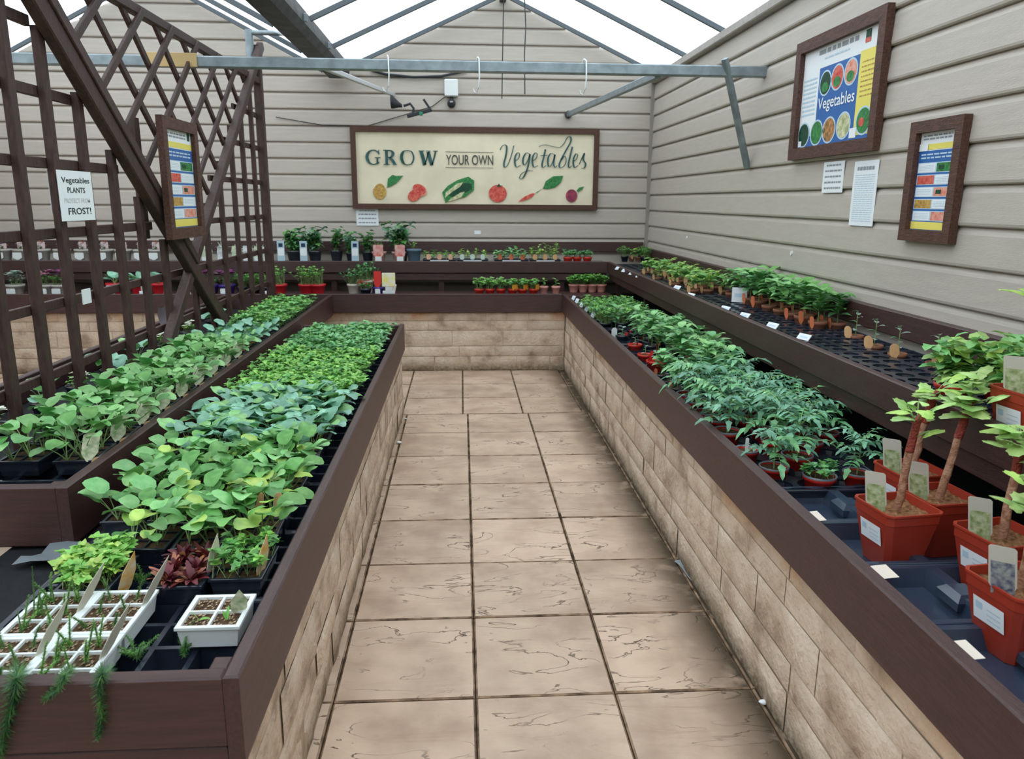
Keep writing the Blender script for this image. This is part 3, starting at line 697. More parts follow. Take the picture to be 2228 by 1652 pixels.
# clamp spotlight on brace
c0=ony(900,236,WY-.25)
t=thing('clamp_light','black clip-on spotlight fixed to the brace above the banner','light',c0)
mb=MB(); mb.lathe([(.075,-.09),(.07,-.07),(.03,0),(.02,.03),(0,.035)],darkink,14)
for i,v in enumerate(mb.v): x,y,z=v; mb.v[i]=(-.13+z*.8,y,.03+x*.8-z*.3)
mb.build('lamp_head',t)
mb=MB(); mb.tube([(-.09,0,.02),(-.03,0,.04),(.0,0,.0),(-.01,0,-.05)],.012,darkink,6); mb.bar((-.06,0,-.07),(.16,0,-.01),.03,.03,darkink); mb.bar((.16,0,-.02),(.09,0,.08),.012,.02,darkink); mb.build('clamp',t)
mb=MB(); mb.box(.05,.08,-.02,.02,-.06,-.03,mat('green plastic',(40,130,100),.5,.4),.003); mb.build('trigger',t)

# ---------------------------------------------------------------- plant builders
def blade(m,base,az,el,L,Wd,mt,droop=.6,cup=.12,shape='oval',n=5,roll=0,wav=0):
    """a single leaf blade as a curved grid: left edge, midrib, right edge"""
    b=Vector(base); rows=[]; seg=L/n; p=b.copy()
    for i in range(n+1):
        t=i/n; e=el-droop*t
        d=Vector((math.cos(az)*math.cos(e),math.sin(az)*math.cos(e),math.sin(e)))
        s=Vector((-math.sin(az),math.cos(az),0)); u=d.cross(s)*-1
        if u.z<0 and abs(e)<1.5: u=-u
        if roll: s2=s*math.cos(roll)+u*math.sin(roll); u=u*math.cos(roll)-s*math.sin(roll); s=s2
        if shape=='oval': w=math.sin(math.pi*min(1,(t*.93+.05)))**.7
        elif shape=='spoon': w=max(.02,math.sin(math.pi*(.04+.93*t)**.85))**.55
        elif shape=='point': w=math.sin(math.pi*(t**.75*.98+.02))**.9*(1-.2*t)
        elif shape=='strap': w=(1-t*.9)
        elif shape=='jag': w=math.sin(math.pi*(t**.7*.97+.03))*(1.15 if i%2 else .72)
        elif shape=='lobe': w=math.sin(math.pi*(t**.6*.96+.04))**.6*(1.1 if i%2 else .8)
        hw=Wd*.5*w; wv=wav*math.sin(i*2.1+az*3)*Wd
        rows.append([p-s*hw+u*(cup*hw+wv),p+u*0,p+s*hw+u*(cup*hw-wv)])
        p=p+d*seg
    m.grid(rows,mt,True)
    return p
def arc(base,az,el,L,bend,n=4):
    p=Vector(base); out=[p.copy()]
    for i in range(n):
        e=el-bend*(i+.5)/n; p=p+Vector((math.cos(az)*math.cos(e),math.sin(az)*math.cos(e),math.sin(e)))*(L/n); out.append(p.copy())
    return out,el-bend
def ribbon_stem(m,pts,r,mt): m.tube(pts,[r*(1-.4*i/(len(pts)-1)) for i in range(len(pts))],mt,4,False)
def brassica(m,x,y,z,rng,h,leaf,cols,n=4):
    for i in range(n):
        az=rng.uniform(0,6.28); el=rng.uniform(.95,1.45); L=h*rng.uniform(.6,1.05)
        pts,e=arc((x,y,z),az,el,L,rng.uniform(.1,.5)); ribbon_stem(m,pts,.0022,lf['stem'])
        ll=leaf*rng.uniform(.75,1.15)
        blade(m,pts[-1],az+rng.uniform(-.4,.4),rng.uniform(.1,1.0),ll,ll*rng.uniform(.72,.9),rng.choice(cols),rng.uniform(.5,1.3),rng.uniform(.05,.3),'spoon',6,rng.uniform(-.4,.4),.03)
def herb(m,x0,x1,y0,y1,z,rng,h,n,cols,ls=.012,lobes=5):
    for i in range(n):
        x=rng.uniform(x0,x1); y=rng.uniform(y0,y1); az=rng.uniform(0,6.28); el=rng.uniform(.9,1.5); L=h*rng.uniform(.65,1.1)
        pts,e=arc((x,y,z),az,el,L,rng.uniform(0,.5),3); ribbon_stem(m,pts,.0012,lf['stem']); t=pts[-1]; c=rng.choice(cols)
        for k in range(lobes):
            a=az+2*math.pi*k/lobes+rng.uniform(-.3,.3); blade(m,t,a,rng.uniform(-.1,.7),ls*rng.uniform(.9,1.5),ls*rng.uniform(.7,1.1),c,.5,.2,'lobe',3,rng.uniform(-.5,.5))
        if L>h*.7:
            t=pts[-2]
            for k in range(3):
                blade(m,t,rng.uniform(0,6.28),rng.uniform(0,.6),ls*1.2,ls*.9,rng.choice(cols),.4,.2,'lobe',3)
def tomato(m,x,y,z,rng,h,spread,cols,nl=8,leaflet=.026,narrow=.5,shape='jag'):
    top=Vector((x+rng.uniform(-.01,.01),y+rng.uniform(-.01,.01),z+h)); base=Vector((x,y,z))
    m.tube([base,base.lerp(top,.5)+Vector((rng.uniform(-.004,.004),0,0)),top],[.0028,.0024,.0016],lf['stem'],5,False)
    a0=rng.uniform(0,6)
    for i in range(nl):
        t=.35+.65*i/(nl-1); b=base.lerp(top,t); az=a0+i*2.4; el=.2+.9*t*rng.uniform(.6,1.1); L=spread*rng.uniform(.7,1.1)*(1.1-.45*t)
        pts,e=arc(b,az,el,L,rng.uniform(.7,1.3),5); ribbon_stem(m,pts,.0013,lf['stem']); c=rng.choice(cols)
        for k in range(1,6):
            p=pts[k]; ll=leaflet*rng.uniform(.8,1.2)*(1.25 if k==5 else 1)
            if k<5:
                for sd in (-1,1): blade(m,p,az+sd*rng.uniform(.9,1.3),rng.uniform(-.3,.25),ll,ll*narrow,c,.7,.15,shape,4,rng.uniform(-.3,.3))
            else: blade(m,p,az,e,ll*1.2,ll*narrow*1.25,c,.6,.15,shape,4)
def pepper(m,x,y,z,rng,h,cols,n=9,leaf=.045):
    m.tube([(x,y,z),(x,y,z+h)],[.0025,.0015],lf['stem'],5,False); a0=rng.uniform(0,6)
    for i in range(n):
        t=.3+.7*i/(n-1); az=a0+i*2.4; blade(m,(x,y,z+h*t),az,rng.uniform(.1,.7),leaf*rng.uniform(.7,1.15),leaf*.55,rng.choice(cols),rng.uniform(.5,1.1),.2,'point',5,rng.uniform(-.3,.3))
def fern(m,pts,rng,nl,cols,dens=70):
    P=[Vector(p) for p in pts]; m.tube(P,[.0016]*(len(P)-1)+[.0008],lf['fern'],4,False)
    for i in range(dens):
        t=(i+.5)/dens*(len(P)-1); k=min(int(t),len(P)-2); p=P[k].lerp(P[k+1],t-k); L=nl*(1-.55*i/dens)
        for q in range(5):
            v=Vector((rng.uniform(-1,1),rng.uniform(-1,1),rng.uniform(-.5,.8))).normalized(); a=v.cross(Vector((.3,.2,1))).normalized()*.0009
            m.face([p-a,p+a,p+v*L],rng.choice(cols))
def rosette(m,x,y,z,rng,h,cols,n,leaf,shape='spoon',w=.6):
    for i in range(n):
        az=rng.uniform(0,6.28); blade(m,(x,y,z),az,rng.uniform(.5,1.4),h*rng.uniform(.6,1.1),leaf*w,rng.choice(cols),rng.uniform(.2,1.2),.25,shape,5,rng.uniform(-.4,.4),.04)

# ---------------------------------------------------------------- containers
def cell_tray(m,w,l,h,nx,ny,mt,rim=.008,gap=.006,taper=.86,outer=True,lip=.004,zb=0,round_=False):
    """plastic tray with sunk cells; returns cell centres"""
    cx=w/nx; cy=l/ny; cent=[]
    for i in range(nx):
        for j in range(ny):
            x0=-w/2+i*cx; y0=-l/2+j*cy; g=gap/2
            gx0=rim if i==0 else g; gx1=rim if i==nx-1 else g; gy0=rim if j==0 else g; gy1=rim if j==ny-1 else g
            X0,X1,Y0_,Y1=x0+gx0,x0+cx-gx1,y0+gy0,y0+cy-gy1; mx,my=(X0+X1)/2,(Y0_+Y1)/2; cent.append((mx,my,(X1-X0)/2,(Y1-Y0_)/2))
            o=[(x0,y0),(x0+cx,y0),(x0+cx,y0+cy),(x0,y0+cy)]; inn=[(X0,Y0_),(X1,Y0_),(X1,Y1),(X0,Y1)]
            if round_:
                n=12; rr=min(X1-X0,Y1-Y0_)/2; ring=[(mx+rr*math.cos(2*math.pi*(k+.5)/n-math.pi*.75-math.pi/n),my+rr*math.sin(2*math.pi*(k+.5)/n-math.pi*.75-math.pi/n)) for k in range(n)]
                ring=[(mx+rr*math.cos(-math.pi*.75+2*math.pi*k/n),my+rr*math.sin(-math.pi*.75+2*math.pi*k/n)) for k in range(n)]
                sq=[]
                for k in range(n):
                    a=-math.pi*.75+2*math.pi*k/n; c_,s_=math.cos(a),math.sin(a); f=1/max(abs(c_),abs(s_)); sq.append((x0+cx/2+c_*f*cx/2,y0+cy/2+s_*f*cy/2))
                m.grid([[(a,b,h) for a,b in sq],[(a,b,h) for a,b in ring],[(a,b,h-.006) for a,b in ring],[(mx+(a-mx)*.74,my+(b-my)*.74,zb+.004) for a,b in ring]],mt,False,True)
                m.face([(mx+(a-mx)*.74,my+(b-my)*.74,zb+.004) for a,b in ring],mt)
            else:
                lo=[(mx+(a-mx)*taper,my+(b-my)*taper,zb+.003) for a,b in inn]
                m.grid([[(a,b,h) for a,b in o],[(a,b,h) for a,b in inn],lo],mt,False,True); m.face(lo,mt)
    if outer:
        e=lip; O=[(-w/2,-l/2),(w/2,-l/2),(w/2,l/2),(-w/2,l/2)]; sgn=[(-1,-1),(1,-1),(1,1),(-1,1)]
        def rg(d,z): return [(a+s0*d,b+s1*d,z) for (a,b),(s0,s1) in zip(O,sgn)]
        m.grid([rg(0,h),rg(e*.5,h+.0015),rg(e,h),rg(e,h-.006),rg(0,h-.007),rg(-.006,zb)],mt,False,True)
    return cent
def soil_patch(m,x,y,a,b,z,rng,mt,n=4):
    rows=[[(x-a+2*a*i/n,y-b+2*b*j/n,z+rng.uniform(-.002,.002)*(1 if 0<i<n and 0<j<n else 0)) for i in range(n+1)] for j in range(n+1)]
    m.grid(rows,mt,True)
grit_m=mat('vermiculite grit',(206,180,150),.8,.2,vscale=300,col2=(80,60,48))
def grit(m,x,y,a,b,z,rng,n):
    for _ in range(n):
        px,py=x+rng.uniform(-a,a),y+rng.uniform(-b,b); s=rng.uniform(.0015,.0035)
        m.face([(px-s,py-s*.6,z+.001),(px+s*.8,py-s,z+.002),(px+s,py+s*.8,z+.003),(px-s*.5,py+s,z+.0015)],grit_m)
def stick_label(parent,name,x,y,z,w,h,mt,lean=(0,0),rz_=0,tip='oval',bottom=None,head=None):
    m=MB(); pts=[]
    n=8
    for i in range(n+1):
        a=math.pi*i/n
        if tip=='oval': pts.append((w/2*math.cos(a),h-w/2+w/2*math.sin(a)))
    if tip=='square': pts=[(w/2,h-.004),(w/2-.004,h),(-w/2+.004,h),(-w/2,h-.004)]
    if tip=='point': pts=[(w/2,h*.62),(0,h),(-w/2,h*.62)]
    pts=pts+[(-w/2,h*.3),(-w*.12,0),(w*.12,0),(w/2,h*.3)]
    c_,s_=math.cos(rz_),math.sin(rz_)
    def T(a,b,o): X=a*c_-o*s_; Y=a*s_+o*c_; return (x+X+lean[0]*b,y+Y+lean[1]*b,z+b)
    f=[T(a,b,0) for a,b in pts]; k=[T(a,b,.0012) for a,b in pts]
    m.face(f,mt); m.face(k[::-1],mt); m.grid([f,k],mt,False,True)
    if head:   # printed picture below a plain top
        u0,u1,m2=head
        m.face([T(-w*.42,h*u0,-.0006),T(w*.42,h*u0,-.0006),T(w*.42,h*u1,-.0006),T(-w*.42,h*u1,-.0006)],m2)
    return m.build(name,parent)
def carry_tray(name,w,l,nx,ny,h=.05,mt=black_m,round_=False,rim=.01,gap=.012,z=0):
    t=thing(name,'','tray'); m=MB(); cell_tray(m,w,l,h,nx,ny,mt,rim,gap,.88,round_=round_); m.build('cell_sheet',t) ; return t
def pack(kind,seed,mt=black_m,nx=2,ny=3,w=.118,l=.172,h=.048,labels=(),**k):
    """strip of cells with compost and seedlings"""
    rng=random.Random(seed); t=thing('seedling_pack','','seedlings'); m=MB(); cent=cell_tray(m,w,l,h,nx,ny,mt,.006,.005,.9); m.build('cell_pack',t)
    m=MB()
    for x,y,a,b in cent: soil_patch(m,x,y,a*.97,b*.97,h-.006,rng,soil_m)
    if k.get('grit'): 
        for x,y,a,b in cent: grit(m,x,y,a*.9,b*.9,h-.005,rng,k['grit'])
    m.build('compost',t)
    m=MB()
    for x,y,a,b in cent:
        z=h-.006
        if kind=='brassica': brassica(m,x+rng.uniform(-.008,.008),y+rng.uniform(-.01,.01),z,rng,k['ht'],k['leaf'],k['cols'],k.get('n',4))
        if kind=='herb': herb(m,x-a*1.1,x+a*1.1,y-b*1.1,y+b*1.1,z,rng,k['ht'],k.get('n',9),k['cols'],k.get('ls',.012))
        if kind=='rosette': rosette(m,x,y,z,rng,k['ht'],k['cols'],k.get('n',7),k['leaf'],w=k.get('lw',.6))
        if kind=='sprout':
            if rng.random()<.7: rosette(m,x,y,z,rng,k['ht'],k['cols'],2,.012)
        if kind=='fern':
            for _ in range(k.get('n',2)):
                az=rng.uniform(0,6.28); pts,_e=arc((x,y,z),az,rng.uniform(1.0,1.5),k['ht']*rng.uniform(.7,1.2),rng.uniform(0,.5)); fern(m,pts,rng,.010,k['cols'],40)
    if m.f: m.build('seedling_foliage',t)
    for L in labels: stick_label(t,*L[0],**L[1])
    return t
def rpot(seed,kind,r=.045,h=.075,pm=redp_m,rim=None,**k):
    rng=random.Random(seed); t=thing(k.get('name','potted_plant'),'',k.get('cat','potted plant')); m=MB()
    m.lathe([(r*.70,0),(r*.72,.002),(r*.95,h-.014),(r*1.02,h-.013),(r*1.03,h),(r*.97,h),(r*.92,h-.01)],pm,18); m.disc(r*.7,0.001,pm,18); p=m.build('pot',t)
    if rim:
        m=MB(); m.lathe([(r*1.035,h-.004),(r*1.05,h+.001),(r*1.0,h+.003),(r*.93,h-.002)],rim,18); m.build('rim',p)
    m=MB(); m.disc(r*.93,h-.009,soil_m,18); m.build('compost',t)
    m=MB(); z=h-.009
    if kind=='tomato': tomato(m,0,0,z,rng,k['ht'],k['spread'],k['cols'],k.get('nl',8),k.get('leaflet',.026),k.get('narrow',.5))
    if kind=='pepper': pepper(m,0,0,z,rng,k['ht'],k['cols'],k.get('n',9),k.get('leaf',.045))
    if kind=='herb': herb(m,-r*.7,r*.7,-r*.7,r*.7,z,rng,k['ht'],k.get('n',26),k['cols'],k.get('ls',.012))
    if kind=='rosette': rosette(m,0,0,z,rng,k['ht'],k['cols'],k.get('n',9),k['leaf'],w=k.get('lw',.6))
    if kind=='brassica': brassica(m,0,0,z,rng,k['ht'],k['leaf'],k['cols'],k.get('n',5))
    if kind=='flower':
        herb(m,-r*.7,r*.7,-r*.7,r*.7,z,rng,k['ht']*.8,16,k['cols'],.012)
    if kind=='shrub':
        for i in range(k.get('nb',7)):
            az=rng.uniform(0,6.28); pts,e=arc((rng.uniform(-.01,.01),rng.uniform(-.01,.01),z),az,rng.uniform(.9,1.5),k['ht']*rng.uniform(.5,1.05),rng.uniform(0,.5),4); m.tube(pts,[.003,.0025,.002,.0016,.001],lf['stem'],4,False)
            for q in range(k.get('n',12)):
                p=pts[1+q%4]+Vector((0,0,rng.uniform(-.01,.02))); blade(m,p,rng.uniform(0,6.28),rng.uniform(-.2,.8),k['leaf']*rng.uniform(.7,1.2),k['leaf']*.6,rng.choice(k['cols']),.8,.2,k.get('shape','point'),4,rng.uniform(-.5,.5))
    m.build('foliage',t)
    if kind=='flower':
        for i in range(k.get('nf',6)):
            m=MB(); fx,fy,fz=rng.uniform(-r,r),rng.uniform(-r,r),z+k['ht']*rng.uniform(.7,1.1); c=rng.choice(k['fcols'])
            for q in range(5): blade(m,(fx,fy,fz),q*1.256,rng.uniform(.1,.5),k.get('fs',.016),k.get('fs',.016)*.9,c,.4,.2,'spoon',4)
            m.build('flower',t)
    for L in k.get('labels',()): stick_label(t,*L[0],**L[1])
    return t

# ---------------------------------------------------------------- front left bed (T1)
ZT1=.4905
def ordn(i): return ORD[i]
bt=carry_tray('carrier_tray',.56,.375,6,4,.05)
ty=[1.50+.385*i for i in range(10)]
names=['holding the white seedling packs','under the frilly salad and lettuce packs','under the nearest pale brassicas','under the tall pale brassicas','under the first blue-green brassicas','under the middle blue-green brassicas','under the far blue-green brassicas','under the near half of the bright herb block','under the far half of the bright herb block','under the celery-like plants at the far end']
for i,y in enumerate(ty):
    place(bt,(-.755,y,ZT1),0,'black carrier tray in lower left bed '+names[i],'black carrier trays in the lower left bed')
ZP=ZT1+.0085   # packs stand in the tray cells
wl=[]
def PZ(): return ZT1+.052
tagL=lambda x,y: (('plant_label',x,y,.045,.022,.075,tagw_m),dict(lean=(.15,.1),rz_=.2))
picL=lambda x,y,mm=tagp_m,h=.11,lean=(.1,-.45): (('plant_label',x,y,.03,.036,h,mm),dict(lean=lean,rz_=.15,tip='point'))
wa=pack('fern',11,white_m,2,3,.122,.175,.048,ht=.05,cols=[lf['fern']],n=1,grit=26,labels=[(('plant_label',.05,.02,.03,.03,.12,mat('faded label',(212,208,190),.6,.3)),dict(lean=(.5,.3),rz_=1.2,tip='point'))])
wb=pack('fern',12,white_m,2,3,.122,.175,.048,ht=.07,cols=[lf['fern'],lf['bright']],n=2,grit=20,labels=[(('plant_label',.05,.0,.03,.03,.12,MATS['faded label']),dict(lean=(.5,.3),rz_=1.2,tip='point'))])
P=lambda x,y: (x,y,PZ())
place(wa,P(-.90,1.385),0,'white seedling pack of gritty compost at the front left corner of the bed'); place(wb,P(-.77,1.385),0,'white seedling pack with green wisps beside the empty black cells at the front board')
place(wb,P(-.90,1.57),0,'white seedling pack behind the front left pack, faint wisps of green'); place(wa,P(-.77,1.57),0,'white seedling pack with gritty compost below the frilly green salad')
wc=pack('sprout',13,white_m,2,2,.125,.13,.05,ht=.03,cols=[lf['bright']],grit=34,labels=[(('plant_label',.045,.0,.035,.034,.07,tagp_m),dict(lean=(.15,-.2),rz_=.2,tip='point'))])
place(wc,(-.535,1.535,PZ()+.012),0,'single white seedling pack with a pointed label near the corner rail')
fr=pack('herb',14,black_m,2,3,ht=.06,ls=.019,cols=[lf['lime'],lf['bright'],lf['bright']],n=18,labels=[(('plant_label',.075,-.06,.0,.035,.13,tagy_m),dict(lean=(.35,.0),rz_=1.0,tip='point'))])
place(fr,P(-.885,1.755),0,'frilly light green salad pack with a yellow label behind white packs')
le=pack('rosette',15,black_m,2,3,ht=.055,leaf=.024,cols=[lf['lettuce'],lf['lettuce'],lf['lettuce'],lf['rosy']],n=26)
place(le,P(-.675,1.76),0,'dark red lettuce seedling pack between the two green salad packs')
mu=pack('herb',16,black_m,2,3,ht=.065,cols=[lf['mid'],lf['bright']],ls=.016,n=8,labels=[(('plant_label',.045,-.05,.02,.035,.12,tagy_m),dict(lean=(.2,.1),rz_=1.1,tip='point')),(('plant_label',-.075,-.04,.02,.035,.12,MATS['faded label']),dict(lean=(.2,.1),rz_=1.1,tip='point'))])
place(mu,P(-.545,1.79),0,'round-leaved green salad pack with an orange and yellow label by the rail')
# brassicas
bp=[pack('brassica',20+i,black_m,2,3,ht=.085+.008*i,leaf=.064,cols=[lf['pale'],lf['pale'],lf['mid'],lf['lime']] ,n=4) for i in range(3)]
bb=[pack('brassica',30+i,black_m,2,3,ht=.08+.008*i,leaf=.070,cols=[lf['blue'],lf['blue'],lf['pale']],n=4) for i in range(3)]
bt2=pack('brassica',26,black_m,2,3,ht=.09,leaf=.062,cols=[lf['pale'],lf['lime'],lf['mid']],n=4,labels=[tagL(.03,-.08),tagL(-.02,-.08)])
hb=[pack('herb',40+i,black_m,2,3,ht=.085,cols=[lf['bright'],lf['bright'],lf['bright'],lf['mid']],ls=.021,n=15) for i in range(2)]
cel=[pack('herb',44+i,black_m,2,3,ht=.075,cols=[lf['mid'],lf['pale'],lf['tomato']],ls=.024,n=10) for i in range(2)]
rng=random.Random(99)
def fill(protos,x0,nx,dx,y0,ny,dy,z,desc,grp,where='the aisle rail',skip=(),rows_from='the front',flip=False,js=.004,scr=(.94,1.08),rotp=True):
    for j in range(ny):
        for i in range(nx):
            if (i,j) in skip: continue
            k=(nx-i) if not flip else i+1
            place(rng.choice(protos),(x0+dx*i+rng.uniform(-js,js),y0+dy*j+rng.uniform(-js,js),z),(math.pi if (rotp and rng.random()<.5) else 0)+rng.uniform(-.06,.06),
              f'{desc}, {ordn(k)} from the rail, {ordn(j+1)} row from {rows_from}' if nx>1 else f'{desc}, {ordn(j+1)} from {rows_from}',grp,rng.uniform(*scr))
fill(bp,-.955,4,.128,1.965,4,.182,PZ(),'pale green cabbage seedling pack','pale cabbage seedling packs in the lower left bed',skip=((0,0),(3,1)))
place(bt2,P(-.565,2.147),0,'pale brassica pack with wooden tags drooping onto the rail side')
fill(bb,-.955,4,.128,2.695,4,.184,PZ(),'blue-green brassica seedling pack','blue-green brassica packs in the lower left bed',skip=())
fill(hb,-.955,4,.128,3.43,5,.184,PZ(),'bright green leafy herb pack','bright leafy packs in the lower left bed')
fill(cel,-.955,4,.128,4.35,5,.185,PZ(),'mid green celery seedling pack','celery seedling packs at the far end of the lower left bed')
# trailing ferny asparagus over the front board
def frond(lbl,pts,nl=.012,dens=90,cols=None):
    m=MB(); fern(m,pts,random.Random(len(lbl)),nl,cols or [lf['fern'],lf['mid']],dens); o=m.build('asparagus_sprig'); tag(o,lbl,'plant'); return o
Yf=1.245
def fp(x,y,Y=Yf): return ony(x,y,Y)
frond('feathery green frond hanging over the front board, right of the others',[fp(228,1462,1.33),fp(222,1466),fp(215,1500),fp(222,1560),fp(212,1610)],.026,150,[lf['dark'],lf['fern']])
frond('short feathery frond hanging over the front board between two longer ones',[fp(150,1460,1.33),fp(140,1470),fp(125,1500),fp(95,1525)],.024,100,[lf['dark'],lf['fern']])
frond('long drooping feathery frond at the far left of the front board',[fp(40,1460,1.34),fp(36,1478),fp(28,1530),fp(10,1600),fp(-5,1660)],.034,190,[lf['dark'],lf['fern']])
for (x,y,x2,y2,Y,l) in ((72,1380,70,1232,1.55,'tall thin asparagus shoot at the left edge, highest of its cluster'),(92,1350,85,1290,1.57,'thin asparagus shoot just right of the tallest one'),(46,1400,38,1330,1.5,'thin asparagus shoot left of the tallest one'),(118,1340,112,1275,1.62,'thin asparagus shoot nearest the frilly salad pack')):
    a=ony(x,y,Y);b=ony(x2,y2,Y); m=MB(); fern(m,[a,a.lerp(b,.5)+Vector((.003,0,0)),b],random.Random(x),.007,[lf['fern']],26); tag(m.build('asparagus_shoot'),l,'plant')
for (x,y,l,s) in ((310,1265,'small feathery sprig standing between the frilly salad and red lettuce',.045),(400,1425,'dark feathery sprig growing from the empty black cells',.07),(300,1430,'feathery sprig lying across the corner of the white packs',.06)):
    c0=onz(x,y,.545); m=MB(); r2=random.Random(x)
    for q in range(5):
        pts,_e=arc(c0,r2.uniform(0,6.28),r2.uniform(.6,1.5),s*r2.uniform(.7,1.2),.6); fern(m,pts,r2,.012,[lf['fern'],lf['mid']],26)
    tag(m.build('asparagus_sprig'),l,'plant')

# ---------------------------------------------------------------- raised left bed (T2)
ZT2=.5605; ZQ=ZT2+.052
bt3=carry_tray('carrier_tray',.36,.46,3,3,.05,gap=.014)
for i in range(8):
    place(bt3,(-1.345,2.575+.485*i,ZT2),0,f'black carrier tray in raised left bed, {ordn(i+1)} counting from its near end','black carrier trays in the raised left bed')
def brL(s,h,leaf=.062,cols=None,lab=True):
    r2=random.Random(s); L=[]
    if lab: L=[(('plant_label',.066,-.10,-.01,.034,.07,tagw_m),dict(lean=(.1,.15),rz_=.3)),(('picture_label',.045,-.09,.045,.048,.085,tagp_m),dict(lean=(.1,.35),rz_=.3,tip='square'))]
    return pack('brassica',s,black_m,2,3,ht=h,leaf=leaf,cols=cols or [lf['pale'],lf['pale'],lf['mid']],n=4,labels=L)
t2=[brL(50,.12),brL(51,.11),brL(52,.10,.058)]
t2b=[brL(53,.10,.06,None,False),brL(54,.115,.064,None,False)]
for j in range(9):
    for i in range(2):
        lab=('leafy green cabbage pack along the rail of the raised bed' if i else 'leafy green cabbage pack close against the trellis')+f', {ordn(j+1)} from the near end'
        if i==1: place(t2[j%3],(-1.235,2.47+.205*j,ZQ),.05,lab,'cabbage packs along the outer rail of the raised bed',1.0)
        else: place(t2b[j%2],(-1.40,2.47+.205*j,ZQ),3.14,lab,'cabbage packs along the trellis',1.05)
t2c=pack('brassica',56,black_m,2,3,ht=.08,leaf=.06,cols=[lf['blue'],lf['blue'],lf['pale']],n=4,labels=[(('plant_label',.02,-.09,.0,.028,.08,tago_m),dict(lean=(0,-.2),rz_=0)),(('plant_label',-.03,-.09,.0,.028,.08,tagw_m),dict(lean=(0,-.2),rz_=0))])
for j in range(3):
    for i in range(2): place(t2c,(-1.235-.165*(1-i),4.34+.2*j,ZQ),0,f'blue-green seedling pack with orange tags, {"rail side" if i else "trellis side"}, {ordn(j+1)} row','blue-green packs in the raised left bed',1)
t2d=[pack('herb',57+i,black_m,2,3,ht=.095,cols=[lf['bright'],lf['pale'],lf['mid']],ls=.02,n=10) for i in range(2)]
for j in range(6):
    for i in range(2): place(t2d[(i+j)%2],(-1.235-.165*(1-i),4.96+.2*j,ZQ if j<6 else ZT2),0,f'fresh green celery pack in raised bed, {"rail side" if i else "trellis side"}, {ordn(j+1)} row','celery packs at the far end of the raised left bed',1)
# beyond the trellis on the same bed
cab=[rpot(70+i,'brassica',.05,.06,black_m,ht=.07,leaf=.085,cols=[lf['blue'],lf['pale']],n=7,name='potted_cabbage') for i in range(2)]
wf=rpot(73,'flower',.05,.06,black_m,ht=.07,cols=[lf['bright'],lf['lime']],fcols=[lf['whitef']],nf=8,fs=.022,name='potted_flower')
for k,(y,p,l) in enumerate(((2.62,cab[0],'broad blue-green leaves in a pot behind the nearest trellis bars'),(2.95,wf,'white flowering pot behind the trellis, nearest the camera'),(3.3,cab[1],'pale cabbage pot behind the trellis below the frost notice'),(3.6,wf,'white flowering pot behind the trellis beside a pale cabbage'),(3.95,cab[0],'big pale cabbage pot behind the trellis bars'),(4.3,cab[1],'cabbage pot behind the trellis near the crossing beams'),(4.65,wf,'white flowering pot just left of the crossing beams'),(5.1,wf,'white flowering pot right of the crossing beams behind trellis'),(5.6,cab[0],'far cabbage pot behind the trellis'))):
    place(p,(-1.80,y,ZT2),k*1.3,l,None,1.0)
m=MB(); rows=[]
for i in range(9):
    rows.append([(-1.66-.02*math.sin(i*1.1),4.30+.035*j+.012*math.sin(i),.562+i*.04+.006*math.sin(j*2+i)) for j in range(7)])
m.grid(rows,mat('mauve grey sheet',(150,140,148),.6,.3),True); o=m.build('plastic_sheet'); tag(o,'grey plastic sheet hanging behind the crossing trellis beams','sheet')

# ---------------------------------------------------------------- right lower bench
ZR=.5785
ct=carry_tray('carrier_tray',.40,.60,4,6,.045,round_=True,gap=.016)
rowsR=[('under the nearest red-potted dark tomatoes',2.42),('under the far dark tomatoes',3.03),('under the nearer pale tomatoes',3.64),('under the farther pale tomatoes',4.25),('holding the small sparse red pots',4.86),('under the dense far herb block',5.47),('at the far right corner of the lower bench',6.08)]
for l,y in rowsR: place(ct,(1.12,y,ZR),0,'black round-hole carrier tray '+l,'round-hole carrier trays on the right lower bench')
ZRP=ZR+.008
tagO=lambda x,y,mm=tago_m: (('plant_label',x,y,.05,.02,.06,mm),dict(lean=(0,-.1)))
dt=[rpot(80+i,'tomato',.05,.075,redp_m,rimg_m,ht=.12+.012*i,spread=.125,cols=[lf['dtomato'],lf['dtomato'],lf['tomato']],nl=13,leaflet=.036,narrow=.42,name='potted_tomato',cat='tomato plant') for i in range(3)]
pt=[rpot(84+i,'pepper',.045,.075,black_m,ht=.15+.012*i,cols=[lf['tomato'],lf['tomato'],lf['pale'],lf['mid']],n=22,leaf=.08,name='potted_tomato',cat='tomato plant',labels=[tagO(-.03,-.02)] if i!=1 else ()) for i in range(3)]
pt.append(rpot(88,'tomato',.045,.075,black_m,ht=.15,spread=.13,cols=[lf['tomato'],lf['pale']],nl=13,leaflet=.044,narrow=.6,name='potted_tomato',cat='tomato plant'))
near=[(.985,2.25,.9),(1.10,2.17,.55),(1.10,2.33,1.0),(1.21,2.19,.9),(.955,2.39,.45)]
place(dt[0],(.985,2.255,ZRP),.3,'dark tomato plant in a grey-rimmed red pot nearest rail and front of block',None,.9)
place(dt[1],(1.10,2.345,ZRP),1.3,'dark tomato plant in a red pot behind and between the two front pots',None,1.0)
place(rpot(79,'herb',.05,.06,redp_m,rimg_m,ht=.05,n=14,cols=[lf['tomato'],lf['mid']],ls=.018,name='potted_tomato',cat='tomato plant'),(1.105,2.19,ZRP),2,'low bushy plant in a grey-rimmed red pot at the front of the tomato block')
place(dt[2],(1.23,2.20,ZRP),2,'tomato plant in a red pot tucked just behind the near vine pot',None,.85)
